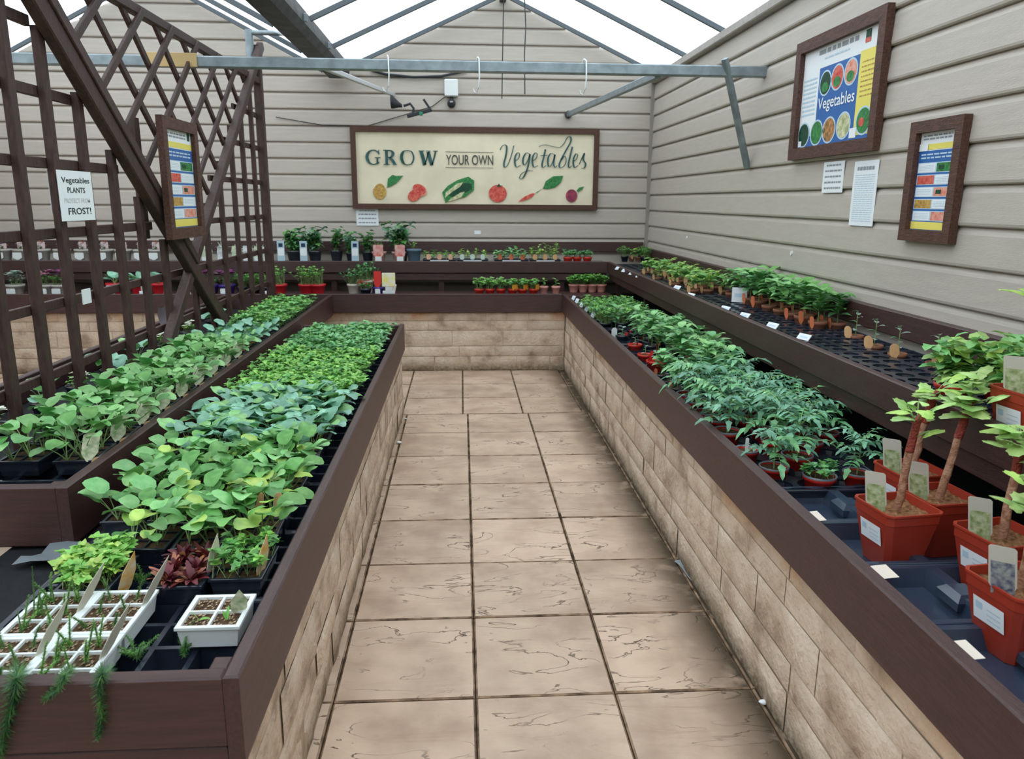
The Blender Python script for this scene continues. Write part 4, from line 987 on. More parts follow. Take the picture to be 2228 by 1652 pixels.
place(rpot(78,'sprout',.04,.07,redp_m,rimg_m,name='potted_tomato',cat='plant pot',labels=[(('plant_label',0,0,.05,.012,.06,white_m),dict(lean=(0,0)))]),(.957,2.42,ZRP),0,'nearly bare grey-rimmed red pot with a white stick at the rail')
for j in range(6):
    for i in range(3):
        if (i,j) in ((0,0),): continue
        place(rng.choice(dt),(.97+.125*i+rng.uniform(-.012,.012),2.50+.135*j+rng.uniform(-.012,.012),ZRP),rng.uniform(0,6),
          f'feathery dark tomato plant, {ordn(i+1)} from the rail, {ordn(j+1)} row from front','feathery dark tomato plants on the right lower bench',rng.uniform(.88,1.08))
place(dt[0],(1.33,2.62,ZRP),1,'dark tomato plant under the edge of the upper shelf, near the vines',None,.9); place(dt[1],(1.34,2.95,ZRP),1,'dark tomato plant under the edge of the upper shelf, further back',None,.9)
for j in range(8):
    for i in range(3):
        if i==0 and j in (3,4,5,6,7): continue
        place(rng.choice(pt),(.985+.12*i+rng.uniform(-.012,.012),3.36+.135*j+rng.uniform(-.012,.012),ZRP),rng.uniform(0,6),
          f'pale broad-leaved tomato plant, {ordn(i+1)} from the rail, {ordn(j+1)} row of its block','pale tomato plants on the right lower bench',rng.uniform(.9,1.12)*(1 if i else .75))
sm=rpot(90,'pepper',.042,.07,redp_m,ht=.05,cols=[lf['tomato'],lf['silver']],n=5,leaf=.028,name='potted_seedling',cat='seedling',labels=[(('plant_label',-.025,-.02,.05,.024,.04,redp_m),dict(lean=(-.1,-.1)))])
smb=rpot(91,'pepper',.042,.07,black_m,ht=.06,cols=[lf['tomato'],lf['silver']],n=6,leaf=.034,name='potted_seedling',cat='seedling',labels=[(('plant_label',-.025,-.02,.05,.018,.035,redp_m),dict(lean=(-.1,-.1)))])
for k,(x,y,l) in enumerate(((1.0,3.84,'small seedling in a tilted red pot standing alone at the rail'),(1.01,4.38,'tiny seedling in a red pot at the rail, behind the lone red pot'),(1.0,4.08,'small seedling in a red pot half hidden by pale tomatoes'),(1.0,4.70,'tiny seedling pot near the white oval stick label'),(1.10,4.55,'small seedling pot between rail and bright bushy tomatoes'),(1.10,4.78,'small seedling pot in front of the bright bushy row'))):
    place(sm if k<3 else smb,(x,y,ZRP),k,l,None,1.0 if k else 1.2)
lab0=MB(); a=onz(1337,716,.69)
ob=thing('plant_label','white oval stick label standing at the right hand rail','label',(a.x,a.y,ZR)); stick_label(ob,'label_blade',0,0,0,.035,.12,white_m)
for j in range(4):
    for i in range(3):
        if i==0 and j<3: continue
        place(rng.choice(pt),(1.0+.12*i,4.50+.14*j,ZRP),rng.uniform(0,6),f'bushy green tomato plant behind the small seedlings, {ordn(i+1)} from rail, row {ordn(j+1)}','bushy green tomato plants behind the small seedlings',rng.uniform(.8,.95))
hr=[rpot(92+i,'herb',.045,.065,black_m,ht=.12,n=44,cols=[lf['mid'],lf['tomato'],lf['bright']],ls=.014,name='potted_herb',cat='herb') for i in range(2)]
for j in range(5):
    for i in range(3):
        place(rng.choice(hr),(.985+.12*i,5.22+.15*j,ZRP),rng.uniform(0,6),f'dense green parsley-like herb pot, {ordn(i+1)} from the rail in row {ordn(j+1)}','dense herb pots at the far end of right lower bench',1.05)
# price cards clipped inside rails
def card(x,y,z,w,h,l,rz_=0,tilt=.5,grp=None,name='price_card'):
    m=MB(); c_,s_=math.cos(rz_),math.sin(rz_)
    def T(a,b,o): 
        yy=b*math.sin(tilt)+o*math.cos(tilt); zz=b*math.cos(tilt)-o*math.sin(tilt); return (a*c_-yy*s_,a*s_+yy*c_,zz)
    f=[T(-w/2,0,0),T(w/2,0,0),T(w/2,h,0),T(-w/2,h,0)]; k=[T(-w/2,0,.003),T(w/2,0,.003),T(w/2,h,.003),T(-w/2,h,.003)]
    m.face(f,card_m); m.face(k[::-1],card_m); m.grid([f,k],card_m,False,True)
    m.face([T(-w*.3,h*.35,-.0005),T(w*.3,h*.35,-.0005),T(w*.3,h*.6,-.0005),T(-w*.3,h*.6,-.0005)],litb_p)
    o=m.build(name,None,(x,y,z)); return tag(o,l,'price card',grp)
for k,y in enumerate((6.45,6.25,6.0,5.75,5.45)): card(.93,y,.655,.05,.04,f'small white price card inside the right lower rail, {ordn(k+1)} from the far corner',-1.2,.5,'price cards along the right lower rail')
# vines
def sqpot(parent,w,h,pm=red_m,bw=.68):
    m=MB(); a=w/2; b=w*bw/2; c_=.012
    def ring(r,z):
        k=min(c_,r*.3); return [(r-k,-r,z),(r,-r+k,z),(r,r-k,z),(r-k,r,z),(-r+k,r,z),(-r,r-k,z),(-r,-r+k,z),(-r+k,-r,z)]
    m.grid([ring(b,0),ring(b+(a-b)*.86,h-.03),ring(a*.975,h-.028),ring(a*.985,h-.006),ring(a*1.02,h-.005),ring(a*1.02,h),ring(a*.95,h),ring(a*.90,h-.03)],pm,False,True); m.face(ring(b,0)[::-1],pm); m.build('pot',parent)
    m=MB(); r2=random.Random(5); rows=[[(-a*.9+1.8*a*i/8,-a*.9+1.8*a*j/8,h-.022+r2.uniform(0,.008)) for i in range(9)] for j in range(9)]; m.grid(rows,bark_m,True); m.build('mulch',parent)
def vleaf(m,p,az,el,s_,cols,rg):
    """palmate lobed leaf: fan of rings about the petiole end"""
    f=Vector((math.cos(az)*math.cos(el),math.sin(az)*math.cos(el),math.sin(el))); sd=Vector((-math.sin(az),math.cos(az),0)); up=sd.cross(f)*-1
    if up.z<0: up=-up
    c=Vector(p); rows=[]; n=25; ph=rg.uniform(-.2,.2); fold=rg.uniform(.05,.3)
    for k in (.04,.4,.75,1.0):
        row=[]
        for i in range(n):
            a=-2.6+5.2*i/(n-1); rr=s_*(.52+.48*abs(math.cos(a*1.5+ph*.3))+.13*(i%2)*k)*(1-.13*abs(a))
            q=c+f*(rr*k*math.cos(a)+s_*.12)+sd*(rr*k*math.sin(a))+up*(fold*abs(math.sin(a))*rr*k-.25*s_*k*k+.03*s_*math.sin(3*a+ph*9)*k)
            row.append(q)
        rows.append(row)
    m.grid(rows,cols,True)
def vine(name,loc,rz_,label,w=.15,h=.155,stem=.22,lean=(0,0),red=True,nleaf=9,seed=1,lab=tagg_m,ls=.045,labpos=None,top=None,extra=True):
    t=thing(name,label,'grapevine',loc,rz_); sqpot(t,w,h); r2=random.Random(seed)
    m=MB(); z0=h-.02; n=6; pts=[(lean[0]*i/n+r2.uniform(-.003,.003),lean[1]*i/n+r2.uniform(-.003,.003),z0+stem*i/n) for i in range(n+1)]
    k=n-2 if red is True else (n-3 if red else n)
    m.tube(pts[:k+1],[.0092-.0002*i+r2.uniform(0,.0012) for i in range(k+1)],twig_m,8); 
    m.build('stem',t)
    if red:
        m=MB(); m.tube([pts[k]]+pts[k+1:],[.0105]+[.0105+r2.uniform(-.001,.003) for _ in pts[k+1:]],twigr_m,8)
        tp=Vector(pts[-1]); m.tube([pts[-1],tp+Vector((.012,-.006,.02))],[.010,.007],twigr_m,8); m.build('wax_graft',t)
    m=MB(); tp=Vector(pts[-1])
    for i in range(nleaf):
        az=i*2.4+seed; b=tp+Vector((0,0,-.05*(i/nleaf) if i%2 else .0)); L=r2.uniform(.025,.07)
        q,e=arc(b,az,r2.uniform(.5,1.3),L,.4,3); m.tube(q,[.002]*len(q),lf['stem'],4,False); vleaf(m,q[-1],az+r2.uniform(-.5,.5),r2.uniform(-.2,.6),ls*r2.uniform(.7,1.15),lf['vine'] if r2.random()<.7 else lf['lime'],r2)
    if top:
        q,e=arc(tp,.5,1.4,top,.2,4); m.tube(q,[.004,.0035,.003,.002,.0015],lf['stem'],5,False)
        for i in range(10):
            p=q[1+i%4]; vleaf(m,p+Vector((0,0,0)),i*2.1,r2.uniform(-.1,.8),ls*r2.uniform(.6,1),lf['vine'],r2)
    m.build('vine_leaves',t)
    lx,ly=labpos or (-w*.36,w*.02)
    stick_label(t,'picture_label',lx,ly,h-.03,.048,.115,mat('label back',(196,192,180),.5,.3),lean=(-.12,.05),rz_=-.75,tip='square',head=(.12,.72,lab))
    # sticker with faint print on the front
    a=w/2*(.68+.32*.55); m=MB()
    def Fp(x,zz,o=.0): r=(w*.34)+(w*.5*.975-w*.34)*zz/(h-.03); return (-r-.0015-o,-(x+.18*w)*1.45,zz)
    m.face([Fp(-w*.36,h*.40),Fp(.0,h*.40),Fp(.0,h*.72),Fp(-w*.36,h*.72)],paper_m)
    for q in range(3): m.face([Fp(-w*.20,h*(.46+.07*q),.0004),Fp(-w*.04,h*(.46+.07*q),.0004),Fp(-w*.04,h*(.475+.07*q),.0004),Fp(-w*.20,h*(.475+.07*q),.0004)],litb_p)
    m.face([Fp(-w*.33,h*.56,.0004),Fp(-w*.25,h*.56,.0004),Fp(-w*.25,h*.66,.0004),Fp(-w*.33,h*.66,.0004)],litb_p)
    m.build('sticker',t)
    return t
vine('potted_grapevine',(1.085,1.735,ZR+.004),.12,'young grapevine in red square pot, leftmost vine, leafy tuft on a stout stem',seed=1,stem=.235,lean=(.02,0),nleaf=8,ls=.036)
vine('potted_grapevine',(1.235,1.80,ZR+.004),.1,'grapevine in red square pot close behind the leftmost vine pot',seed=2,stem=.24,lean=(.07,.03),nleaf=12,ls=.042,top=.09)
vine('potted_grapevine',(1.275,1.995,ZR+.004),.1,'grapevine in red square pot at the back beside the tomatoes',seed=3,stem=.22,lean=(.05,.02),nleaf=10,ls=.04)
vine('potted_grapevine',(1.235,1.56,ZR+.004),.15,'grapevine in red square pot with large pale label, in the middle of the group',seed=4,stem=.22,lean=(.03,.02),nleaf=16,ls=.048)
vine('potted_grapevine',(1.115,1.335,ZR+.004),.12,'red square pot with a dark grape label, nearest the camera',seed=5,stem=.20,lean=(.01,0),nleaf=10,lab=tagb_m,labpos=(-.06,-.02),ls=.04)
vine('potted_grapevine',(1.40,1.72,ZR+.004),.1,'grapevine in red square pot furthest right against the shelf board',seed=6,stem=.25,lean=(.0,0),nleaf=11,ls=.055) if False else None
t=vine('potted_grapevine',(1.435,1.78,.8585),.1,'grapevine pot on the upper shelf at the right edge of the picture',seed=7,stem=.24,lean=(0,0),nleaf=9,h=.16)
# empty carriers at the near end
def car(l,loc,rz_=0,w=.36,ll=.26,nx=2,ny=1,nm='carrier_tray'):
    t=thing(nm,l,'tray',loc,rz_); m=MB(); cell_tray(m,w,ll,.045,nx,ny,mat('navy plastic',(46,58,76),.24,.8),.012,.03,.86,lip=.006); m.box(-.035,.035,-.04,.04,.003,.05,MATS['navy plastic'],.014); m.build('cell_sheet',t); return t
for l,y in (('blue-grey empty carrier tray in front of the tomato block',2.02),('empty dark carrier tray around the leftmost vine pot',1.765),('empty dark carrier tray between the two nearest vine pots',1.50),('empty dark carrier tray nearest the camera on the right bench',1.235),('carrier tray at the very near end of the right bench',.97)):
    car(l,(1.115,y,ZR-.0005 if False else ZR),0,.37,.25,2,1)
for l,x,y in (('cream folded card at the rail by the empty blue-grey tray',1765,1120),('cream folded card at the rail below the leftmost vine pot',1915,1240),('cream folded card at the rail nearest the camera',2090,1410)):
    a=onz(x,y,.64); m=MB(); m.face([(-.02,-.03,0),(.03,-.03,.004),(.03,.03,.006),(-.02,.03,.002)],mat('cream card',(226,214,200),.7,.2)); m.face([(-.02,.03,.0015),(.03,.03,.0055),(.03,-.03,.0035),(-.02,-.03,-.0005)],MATS['cream card']); tag(m.build('folded_card',None,(a.x,a.y,.632)),l,'card')

# ---------------------------------------------------------------- right upper shelf
ZU=.8585
us=carry_tray('carrier_tray',.40,.60,5,8,.045,round_=True,gap=.012)
for i,y in enumerate((1.95,2.56,3.17,3.78,4.39,5.00,5.61,6.22,6.83)):
    place(us,(1.578,y,ZU),0,f'black round-hole carrier tray on the right upper shelf, {ordn(i+1)} from the near end','round-hole trays on the right upper shelf')
up=[rpot(110+i,'pepper',.036,.06,mat('tan fibre pot',(140,96,76),.8,.1),ht=.13,cols=[lf['tomato'],lf['pale'],lf['mid']],n=22,leaf=.078,name='potted_tomato',cat='tomato plant',labels=[(('plant_label',-.03,-.02,.03,.018,.05,tago_m),dict(lean=(-.1,0),rz_=-.9))] if i!=1 else ()) for i in range(3)]
ly_=[rpot(114+i,'pepper',.034,.055,MATS['tan fibre pot'],ht=.085,cols=[lf['bright'],lf['pale'],lf['lime']],n=16,leaf=.066,name='potted_seedling',cat='seedling',labels=[(('plant_label',-.03,-.02,.03,.024,.05,tagw_m),dict(lean=(-.1,0),rz_=-.9))]) for i in range(2)]
ZUP=ZU+.006
for j in range(9):
    for i in range(2):
        place(rng.choice(up),(1.655+.10*i+rng.uniform(-.01,.01),3.45+.145*j,ZUP),rng.uniform(-.4,.4),f'leafy tomato plant by the right wall, {"front" if i==0 else "back"} line, {ordn(j+1)} from near end','leafy tomato plants along the right wall',rng.uniform(1.02,1.28))
for j in range(11):
    for i in range(3):
        if (i==0 and j%3!=0) : continue
        place(rng.choice(ly_),(1.48+.10*i+rng.uniform(-.01,.01),4.85+.15*j,ZUP),rng.uniform(-.4,.4),f'light green shelf seedling, {("rail","middle","wall")[i]} line, {ordn(j+1)} row past the leafy tomatoes','light green seedling pots on the right upper shelf',rng.uniform(.95,1.25))
spx=rpot(118,'pepper',.034,.05,MATS['tan fibre pot'],ht=.11,cols=[lf['tomato'],lf['silver']],n=6,leaf=.04,name='potted_seedling',cat='seedling',labels=[(('plant_label',-.03,-.02,.03,.034,.06,tagw_m),dict(lean=(-.1,0),rz_=-.6))])
for k,(x,y,l) in enumerate(((1.70,3.18,'thin seedling with a pinkish tag beside the leafy row by the wall'),(1.66,2.95,'thin seedling with a tan tag standing among empty tray holes'),(1.66,2.78,'thin seedling with a tan tag, middle of three near the wall'),(1.70,2.60,'thin seedling with a tan tag, nearest of three by the wall'),(1.72,2.38,'wispy seedling against the back board at the near end'))):
    place(spx,(x,y,ZUP),k*.3-.4,l,None,1)
ge=rpot(119,'shrub',.05,.07,redp_m,ht=.15,cols=[lf['vine'],lf['pale'],lf['pale'],lf['lime']],n=18,nb=11,leaf=.058,shape='lobe',name='potted_geranium',cat='potted plant')
for k,(x,y,l) in enumerate(((1.50,2.20,'bushy pale green plant on the upper shelf above the leftmost vine'),(1.62,2.14,'bushy pale green plant on the upper shelf, close behind the first'),(1.56,2.02,'bushy pale green plant on the upper shelf, nearest the camera'),(1.70,2.12,'bushy pale green plant by the back board near the picture edge'),(1.72,1.98,'bushy green plant at the right edge, beside the shelf vine'))):
    place(ge,(x,y,ZUP),k*1.4,l,None,1.0)
for k,(x,y) in enumerate(((1338,578),(1352,583),(1368,589),(1383,595),(1467,620),(1496,637),(1570,666),(1612,681),(1672,703),(1740,728))):
    a=onz(x,y+6,.915); card(a.x+.01,a.y,.905,.07 if k>3 else .05,.03,f'white price card on the right upper rail, {ordn(k+1)} from the far corner',-1.25,.7,'price cards along the right upper rail')
a=onz(1608,656,.91); card(a.x,a.y,.905,.085,.085,'upright square white card standing among upper shelf trays',-.3,.15)

# ---------------------------------------------------------------- far benches
ZB2=.632; ZB3=.9055
def X_(px,py,Y): return ony(px,py,Y).x
# upper shelf, potted shrubs and labelled packs
shr=[rpot(130,'shrub',.055,.085,black_m,ht=.15,cols=[lf['tomato'],lf['dark'],lf['mid']],n=22,nb=12,leaf=.052,name='potted_shrub'),
     rpot(131,'shrub',.05,.085,black_m,ht=.18,cols=[lf['dark'],lf['mid'],lf['blue']],n=18,nb=10,leaf=.055,name='potted_shrub'),
     rpot(132,'shrub',.045,.085,black_m,ht=.17,cols=[lf['dark'],lf['mid']],n=16,nb=7,leaf=.045,name='potted_shrub')]
for px,k,l,s in ((640,0,'bushy blue-green shrub in a dark pot, left end of the far shelf',1),(685,1,'arching dark green plant in a dark pot on far shelf, second from left',1),(732,2,'narrow dark green plant in a dark pot under the banner edge',1.05),(765,1,'sprawling dark plant behind a pale blue stake label',.85),(800,2,'dark upright plant between the stake label and pink pot',.95),(872,1,'dark ivy-like plant trailing over the front of the far shelf',1.15)):
    place(shr[k],(X_(px,560,7.25),7.27,ZB3),px*.1,l,None,s*1.25)
pk=rpot(134,'shrub',.05,.08,mat('pink fibre pot',(190,150,142),.7,.2),ht=.09,cols=[lf['dark'],lf['pale']],n=6,nb=5,leaf=.03,name='potted_shrub',labels=[(('picture_label',0,-.052,.03,.07,.10,mat('red and pink label',(206,70,60),.5,.3,vscale=30,col2=(222,190,184))),dict(tip='square')),(('price_sticker',0,-.058,-.0,.045,.05,white_m),dict(tip='square'))])
place(pk,(X_(825,560,7.2),7.2,ZB3),0,'plant in a pink pot with red label on the far shelf, left of two',None,1.3); place(pk,(X_(868,560,7.18),7.2,ZB3),.2,'plant in a pink pot with red label on the far shelf, right of two',None,1.3)
m_=rpot(135,'pepper',.05,.095,mat('slate blue pot',(92,116,134),.5,.4),ht=.05,cols=[lf['bright']],n=8,leaf=.035,name='potted_plant'); place(m_,(X_(901,560,7.2),7.2,ZB3),0,'low plant in a slate blue pot at the right end of the shrubs',None,1.35)
def stake(l,px,Y=7.13,Z=ZB3,h=.20,w=.065,top=mat('pale blue label',(178,204,218),.45,.4),hd=mat('navy print',(40,60,90),.5,.3)):
    t=thing('plant_label',l,'label',(X_(px,560,Y),Y,Z)); m=MB(); m.box(-w/2,w/2,-.002,.002,0,h,top,.0015); m.build('label_blade',t); m=MB(); m.box(-w*.28,w*.28,-.0035,-.0022,h*.74,h*.9,hd); m.build('printed_patch',t)
    m=MB(); m.box(-w*.42,w*.42,-.0035,-.0022,h*.35,h*.68,paper_m); m.build('printed_panel',t)
stake('pale blue stake label at the left end of the far shelf, beside the trellis post',612); stake('pale blue stake label in front of the bushy shrubs, middle of three',661); stake('pale blue stake label in front of sprawling dark plants, right of three',773)
# shelf trays
def shelf_tray(l,px0,px1,Z,Y,ys,builder,card_=True,red=False,Yt=None):
    x0,x1=X_(px0,560,Y),X_(px1,560,Y); t=thing('seedling_tray',l,'seedlings',((x0+x1)/2,Y+.09,Z)); w=x1-x0; m=MB(); n=max(2,int(w/.06)); cell_tray(m,w,.17,.035,n,3,black_m if not red else mat('dark red tray',(110,40,36),.5,.3),.006,.008,.9); m.build('cell_sheet',t)
    m=MB(); builder(m,w,t); m.build('seedling_foliage',t) if m.f else None
    if card_: m=MB(); m.box(-.085,.085,-.095,-.091,.0,.030,card_m,.001); m.build('price_card',t)
    return t
def fb(cols,h,n=3,leaf=.03,tg=None,seed=0,k=5):
    def f(m,w,t):
        r2=random.Random(seed)
        for i in range(k):
            x=-w/2+w*(i+.5)/k
            for yy in (-.03,.04): pepper(m,x+r2.uniform(-.01,.01),yy,.03,r2,h*1.4*r2.uniform(.6,1.2),cols,9,leaf*1.35)
        if tg:
            for i in range(3): stick_label(t,'plant_label',-w/2+w*(i+.5)/3,-.05,.025,.04,.06,tg)
    return f
shelf_tray('black seedling tray with three peach round tags at left of the far shelf trays',920,992,ZB3,7.14,0,fb([lf['bright']],.05,tg=mat('peach tag',(230,180,150),.6,.2),seed=1))
shelf_tray('black seedling tray with white tags beside the peach-tagged tray',994,1062,ZB3,7.14,0,fb([lf['bright'],lf['lime']],.06,tg=mat('pale tag',(200,220,208),.6,.2),seed=2,k=4))
shelf_tray('black seedling tray with salmon tags in the middle of the far shelf',1076,1150,ZB3,7.14,0,fb([lf['tomato'],lf['pale']],.06,leaf=.045,tg=tago_m,seed=3))
shelf_tray('black seedling tray with tan tags and yellow-green leaves on the far shelf',1154,1220,ZB3,7.14,0,fb([lf['bright'],lf['lime']],.09,leaf=.035,tg=tagw_m,seed=4))
rs=rpot(140,'herb',.032,.045,redp_m,ht=.05,n=18,cols=[lf['pale'],lf['tomato']],ls=.016,name='potted_seedling',cat='seedling')
for k,px in enumerate((1236,1256,1278)): place(rs,(X_(px,560,7.2),7.2,ZB3),k,f'small red pot of seedlings at the right end of the far shelf, {("left","middle","right")[k]} one','small red pots on the far shelf',1.35)
# far corner herbs on shelf
for k,(px,py) in enumerate(((1335,548),(1360,552),(1385,556),(1410,560),(1345,540),(1375,543),(1405,548),(1432,552))):
    a=onz(px,py+14,.90); place(ly_[k%2] if k%3 else hr[0],(min(a.x,1.74),min(a.y,7.4),ZB3),k,f'pale herb pot in the far right shelf corner, {("front","back")[k//4]} line, {ordn(k%4+1)} from left','herb pots in the far right corner',.85,'seedling')
# lower far bench
rb=rpot(141,'herb',.055,.075,mat('bright red wrap pot',(214,36,48),.4,.5),ht=.12,n=40,cols=[lf['mid'],lf['bright']],ls=.012,name='potted_herb',cat='herb')
for px,l in ((606,'herb in a bright red pot close right of the trellis post'),(666,'herb in a bright red pot with a tag, left of the touching pair'),(690,'herb in a bright red pot, right of the touching pair')):
    place(rb,(X_(px,630,6.75),6.78,ZB2+.03),0,l,None,1.25)
mb=MB(); mb.box(-.9-.9,1.3,6.70,6.85,ZB2,ZB2+.029,mat('timber riser',(70,46,42),.6,.3),.002) if False else None
hp=rpot(142,'herb',.05,.08,mat('cream pot',(222,212,202),.5,.3),ht=.11,n=40,cols=[lf['dark'],lf['mid'],lf['tomato']],ls=.014,name='potted_herb',cat='herb')
place(hp,(X_(770,630,6.76),6.78,ZB2+.03),0,'bushy dark herb in a cream pot on the far lower bench',None,1.2); place(hp,(X_(795,630,6.88),6.92,ZB2+.03),1.5,'taller bushy herb behind the orange pansies on the far lower bench',None,1.45)
pn=rpot(143,'flower',.04,.05,black_m,ht=.05,cols=[lf['mid']],fcols=[lf['orangef']],nf=7,fs=.022,name='potted_pansy',cat='flower'); place(pn,(X_(795,630,6.72),6.72,ZB2+.03),0,'orange pansies between the cream pot and the red label',None,1.3)
pp=rpot(144,'flower',.04,.06,mat('violet pot',(72,48,140),.4,.4),ht=.06,cols=[lf['mid']],fcols=[lf['orangef'],lf['purplef']],nf=4,name='potted_pansy',cat='flower',labels=[(('picture_label',0,-.03,.05,.05,.12,mat('red label',(214,60,56),.5,.3)),dict(tip='square')),(('price_sticker',0,-.045,.0,.035,.05,white_m),dict(tip='square'))])
place(pp,(X_(823,630,6.73),6.73,ZB2+.03),0,'violet pot with a tall red label on the far lower bench',None,1.25)
t=thing('potted_plant','cream pot behind a tall yellow and white picture label','potted plant',(X_(848,630,6.75),6.76,ZB2+.03))
m=MB(); m.lathe([(.04,0),(.06,.09),(.057,.09),(.05,.07)],MATS['cream pot'],16); m.disc(.05,.075,soil_m,16); m.build('pot',t)
m=MB(); m.box(-.055,.05,-.075,-.070,.0,.045,white_m,.002); m.box(-.03,.028,-.075,-.070,.04,.09,white_m,.002); m.box(-.058,.055,-.078,-.072,.08,.20,mat('white and yellow print',(236,226,120),.5,.3,vscale=14,col2=(238,240,240)),.004); m.build('picture_label',t)
for k,px in enumerate((1043,1066,1090,1115,1137,1161)):
    if k==0: seed6=[rpot(150+i,'herb',.032,.045,redp_m,ht=.075,n=20,cols=[lf['pale'],lf['bright']],ls=.016,name='potted_seedling',cat='seedling',labels=[] if i==0 else [(('plant_label',0,-.03,.03,.05,.045,mat('amber label',(226,160,60),.5,.3)),dict(tip='square'))]) for i in range(2)]
    place(seed6[0 if k<3 else 1],(X_(px,630,6.72),6.73,ZB2+.03),k*.2,f'seedling in a small red pot on the far lower bench, {ordn(k+1)} from left','six small red pots in a line on the far lower bench',1.3)
sp2=rpot(153,'pepper',.034,.06,mat('salmon pot',(214,150,136),.5,.3),ht=.06,cols=[lf['bright']],n=6,leaf=.035,name='potted_seedling',cat='seedling')
for px,l in ((1184,'yellow-green seedling in a salmon pot right of the six red pots, left of two'),(1210,'yellow-green seedling in a salmon pot, right of two, near the corner')): place(sp2,(X_(px,630,6.8),6.82,ZB2+.03),px,l,None,1.15)
for k,px in enumerate((1250,1270,1290,1310)):
    place(rpot(154,'herb',.04,.06,mat('salmon pot',(214,150,136),.5,.3),ht=.08,n=26,cols=[lf['bright'],lf['mid']],ls=.018,name='potted_herb',cat='herb') if k==0 else bpp,(X_(px,610,6.95),6.98,ZB2+.03),k,f'green herb in a salmon pot in the bench corner, {ordn(k+1)} from the left','herbs in salmon pots in the bench corner',1.2)
    if k==0: bpp=[o for o in bpy.data.objects if o.name.startswith('potted_herb')][-1]
mb=MB(); mb.box(X_(560,630,6.7),1.33,6.68,7.06,.5785,.661,wood_x,.002); o=mb.build('bench_riser'); tag(o,'low timber riser board lifting the pots along the far lower bench','board')
mb=MB(); mb.box(-4.5,X_(545,630,6.7),6.68,7.06,.5785,.661,wood_x,.002); o=mb.build('bench_riser'); tag(o,'low timber riser board on the far bench beyond the trellis','board')
# beyond the trellis: far left shelves
wp=rpot(160,'shrub',.055,.09,mat('pale grey box pot',(176,172,166),.6,.3),ht=.06,cols=[lf['silver'],lf['dark'],lf['rosy']],n=7,nb=5,leaf=.028,name='potted_plant',labels=[(('price_card',0,-.062,.02,.06,.05,white_m),dict(tip='square')),(('picture_label',0,.0,.08,.05,.06,mat('pale pink label',(226,206,210),.5,.3)),dict(tip='square'))])
for k,px in enumerate((4,44,88,132,178,226,266,306,338)):
    place(wp,(X_(px,545,7.2),7.22,ZB3),0,f'pale grey pot with white card on the shelf beyond the trellis, {ordn(k+1)} from the left','pale grey pots on the shelf beyond the trellis',1.3)
bagm=mat('clear wrap',(206,212,214),.25,.6,var=.15,vscale=30)
def wrapped(l,px,Y=7.18,Z=ZB3,h=.15,c=bagm):
    t=thing('wrapped_plant',l,'packaged plant',(X_(px,540,Y),Y+.04,Z)); r2=random.Random(px); m=MB(); n=12; rows=[]
    for i in range(7):
        z=h*i/6; r=.045*(1 if i<4 else 1.15-.1*(i-3)); rows.append([((r+r2.uniform(-.006,.006))*math.cos(6.283*j/n),(r*.7+r2.uniform(-.004,.004))*math.sin(6.283*j/n),z) for j in range(n)])
    m.grid(rows,c,False,True); m.build('wrapper',t)
    m=MB(); rosette(m,0,0,h*.7,r2,.09,[lf['silver'],lf['whitef']],9,.03); m.build('foliage',t)
    m=MB(); m.box(-.03,.03,-.052,-.049,.01,.055,white_m); m.build('price_sticker',t)
for k,px in enumerate((446,480,512,536,560,580)): wrapped(f'plant in clear wrap on the shelf seen through the far trellis, {ordn(k+1)} from left',px,c=bagm if k%2 else mat('pale green wrap',(190,204,176),.3,.5))
cols3=[('white silvery cineraria pot at the far left of the lower bench',30,lf['silver'],lf['silver'],MATS['pale grey box pot']),('pink flowering pot beyond the trellis on the lower bench',98,lf['mid'],lf['pinkf'],MATS['pale grey box pot']),('violet and orange flowers beyond the trellis, right of the pink pot',128,lf['mid'],lf['purplef'],MATS['pale grey box pot']),
 ('magenta flowers in a violet pot seen between the far trellis bars',456,lf['mid'],lf['purplef'],MATS['violet pot']),('magenta flowers in a violet pot, second seen between far trellis bars',492,lf['mid'],lf['purplef'],MATS['violet pot'])]
for k,(l,px,c,fc,pm) in enumerate(cols3):
    o=rpot(170+k,'flower',.05,.06,pm,ht=.08,cols=[c,c],fcols=[fc],nf=9,fs=.026,name='potted_flower',cat='flower',labels=[(('price_card',0,-.055,.0,.05,.04,white_m),dict(tip='square'))]); place(o,(X_(px,620,6.8),6.82,ZB2+.03),0,l,None,1.45)
rc=rpot(176,'brassica',.055,.07,MATS['bright red wrap pot'],ht=.06,leaf=.07,cols=[lf['blue'],lf['tomato']],n=7,name='potted_plant',labels=[(('picture_label',0,-.06,.0,.06,.06,MATS['pale pink label']),dict(tip='square'))])
for k,px in enumerate((248,300,345)): place(rc,(X_(px,610,6.85),6.86,ZB2+.03),k,f'blue-green plant in a red pot beyond the trellis, {ordn(k+1)} from the left',None,1.35)
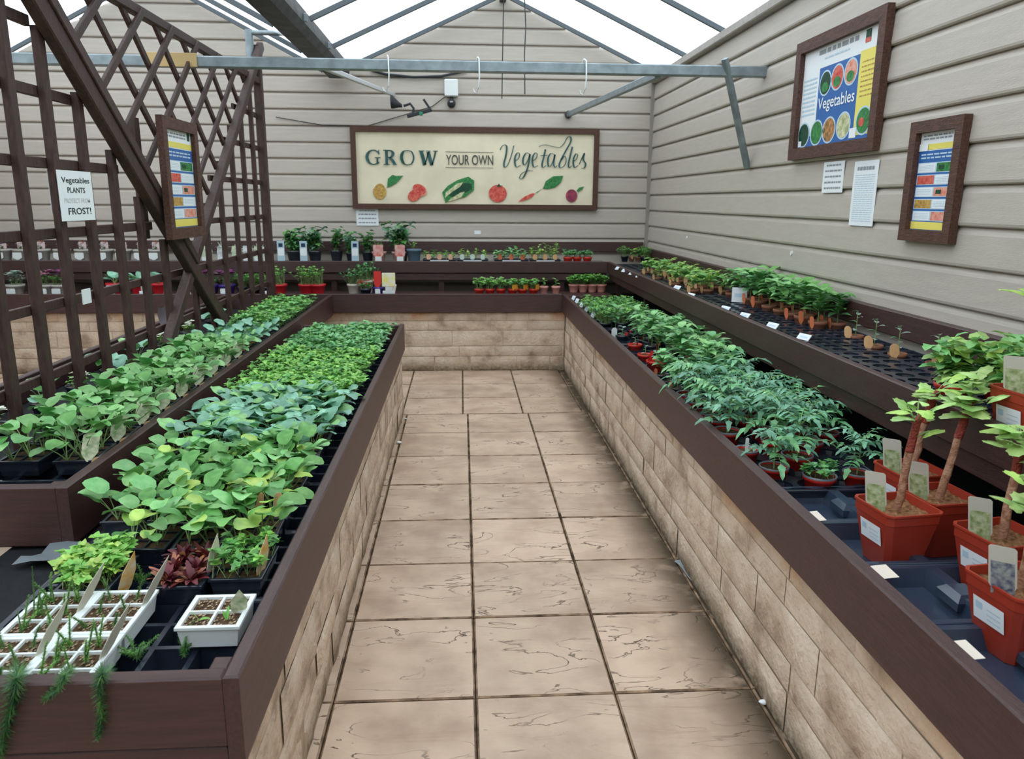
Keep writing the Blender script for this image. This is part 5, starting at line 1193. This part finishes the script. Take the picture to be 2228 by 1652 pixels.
stake('tall white stake label between the pink flowers and the red pots',200,6.82,ZB2+.03,.14,.04,white_m,lf['mid'])
for k,px in enumerate((525,552)): place(hr[1],(X_(px,620,6.8),6.82,ZB2+.03),k,f'green herb pot seen between the far trellis bars, {("left","right")[k]} one',None,1.0)
place(hr[0],(X_(578,620,6.8),6.82,ZB2+.03),1,'green herb pot with its leaves just behind the trellis end post',None,1.0)
for k,px in enumerate((312,365,410,445,490,575)): 
    a=ony(px,633,6.70); card(a.x,6.672,ZB2+.045,.05,.03,f'white price card on the edge of the lower bench beyond the trellis, {ordn(k+1)} from left',0,.2,'price cards on the far left lower bench')
a=onx(180,645,TX+.03); m=MB(); m.box(-.002,.002,-.035,.035,-.03,.03,card_m,.001); tag(m.build('price_card',None,(TX+.045,a.y,a.z)),'small white square card fixed low on the trellis','price card')
# things on the floor
for (x,y,s,l) in ((868,965,.02,'small white pebble on the paving by the left wall'),(882,912,.012,'tiny pale pebble on the paving by the left wall, further away'),(1662,1532,.018,'scrap of white plastic at the foot of the right wall')):
    a=onz(x,y,0.004); r2=random.Random(x); m=MB(); rows=[]
    for i in range(6): rows.append([(s*math.sin(math.pi*i/5)*math.cos(j)*r2.uniform(.8,1.1),s*.7*math.sin(math.pi*i/5)*math.sin(j)*r2.uniform(.8,1.1),s*.35*(1-math.cos(math.pi*i/5))) for j in [q*1.047 for q in range(6)]])
    m.grid(rows,paper_m,True,True); tag(m.build('pebble' if s<.019 or x==868 else 'plastic_scrap',None,a),l,'debris')
a=onz(1490,1245,.004); m=MB(); m.grid([[(-.02+.04*i/3+.03*j/6,.09-.18*j/6,.004+.006*math.sin(i+j)) for i in range(4)] for j in range(7)],mat('clear film',(150,160,166),.2,.6),True); tag(m.build('plastic_scrap',None,a),'strip of clear plastic lying at the foot of the right wall','debris')
# drop prototypes never placed
for o in [o for o in bpy.data.objects if o.type=='EMPTY' and o.parent is None and not o.get('label')]:
    for c in list(o.children_recursive): bpy.data.objects.remove(c)
    bpy.data.objects.remove(o)
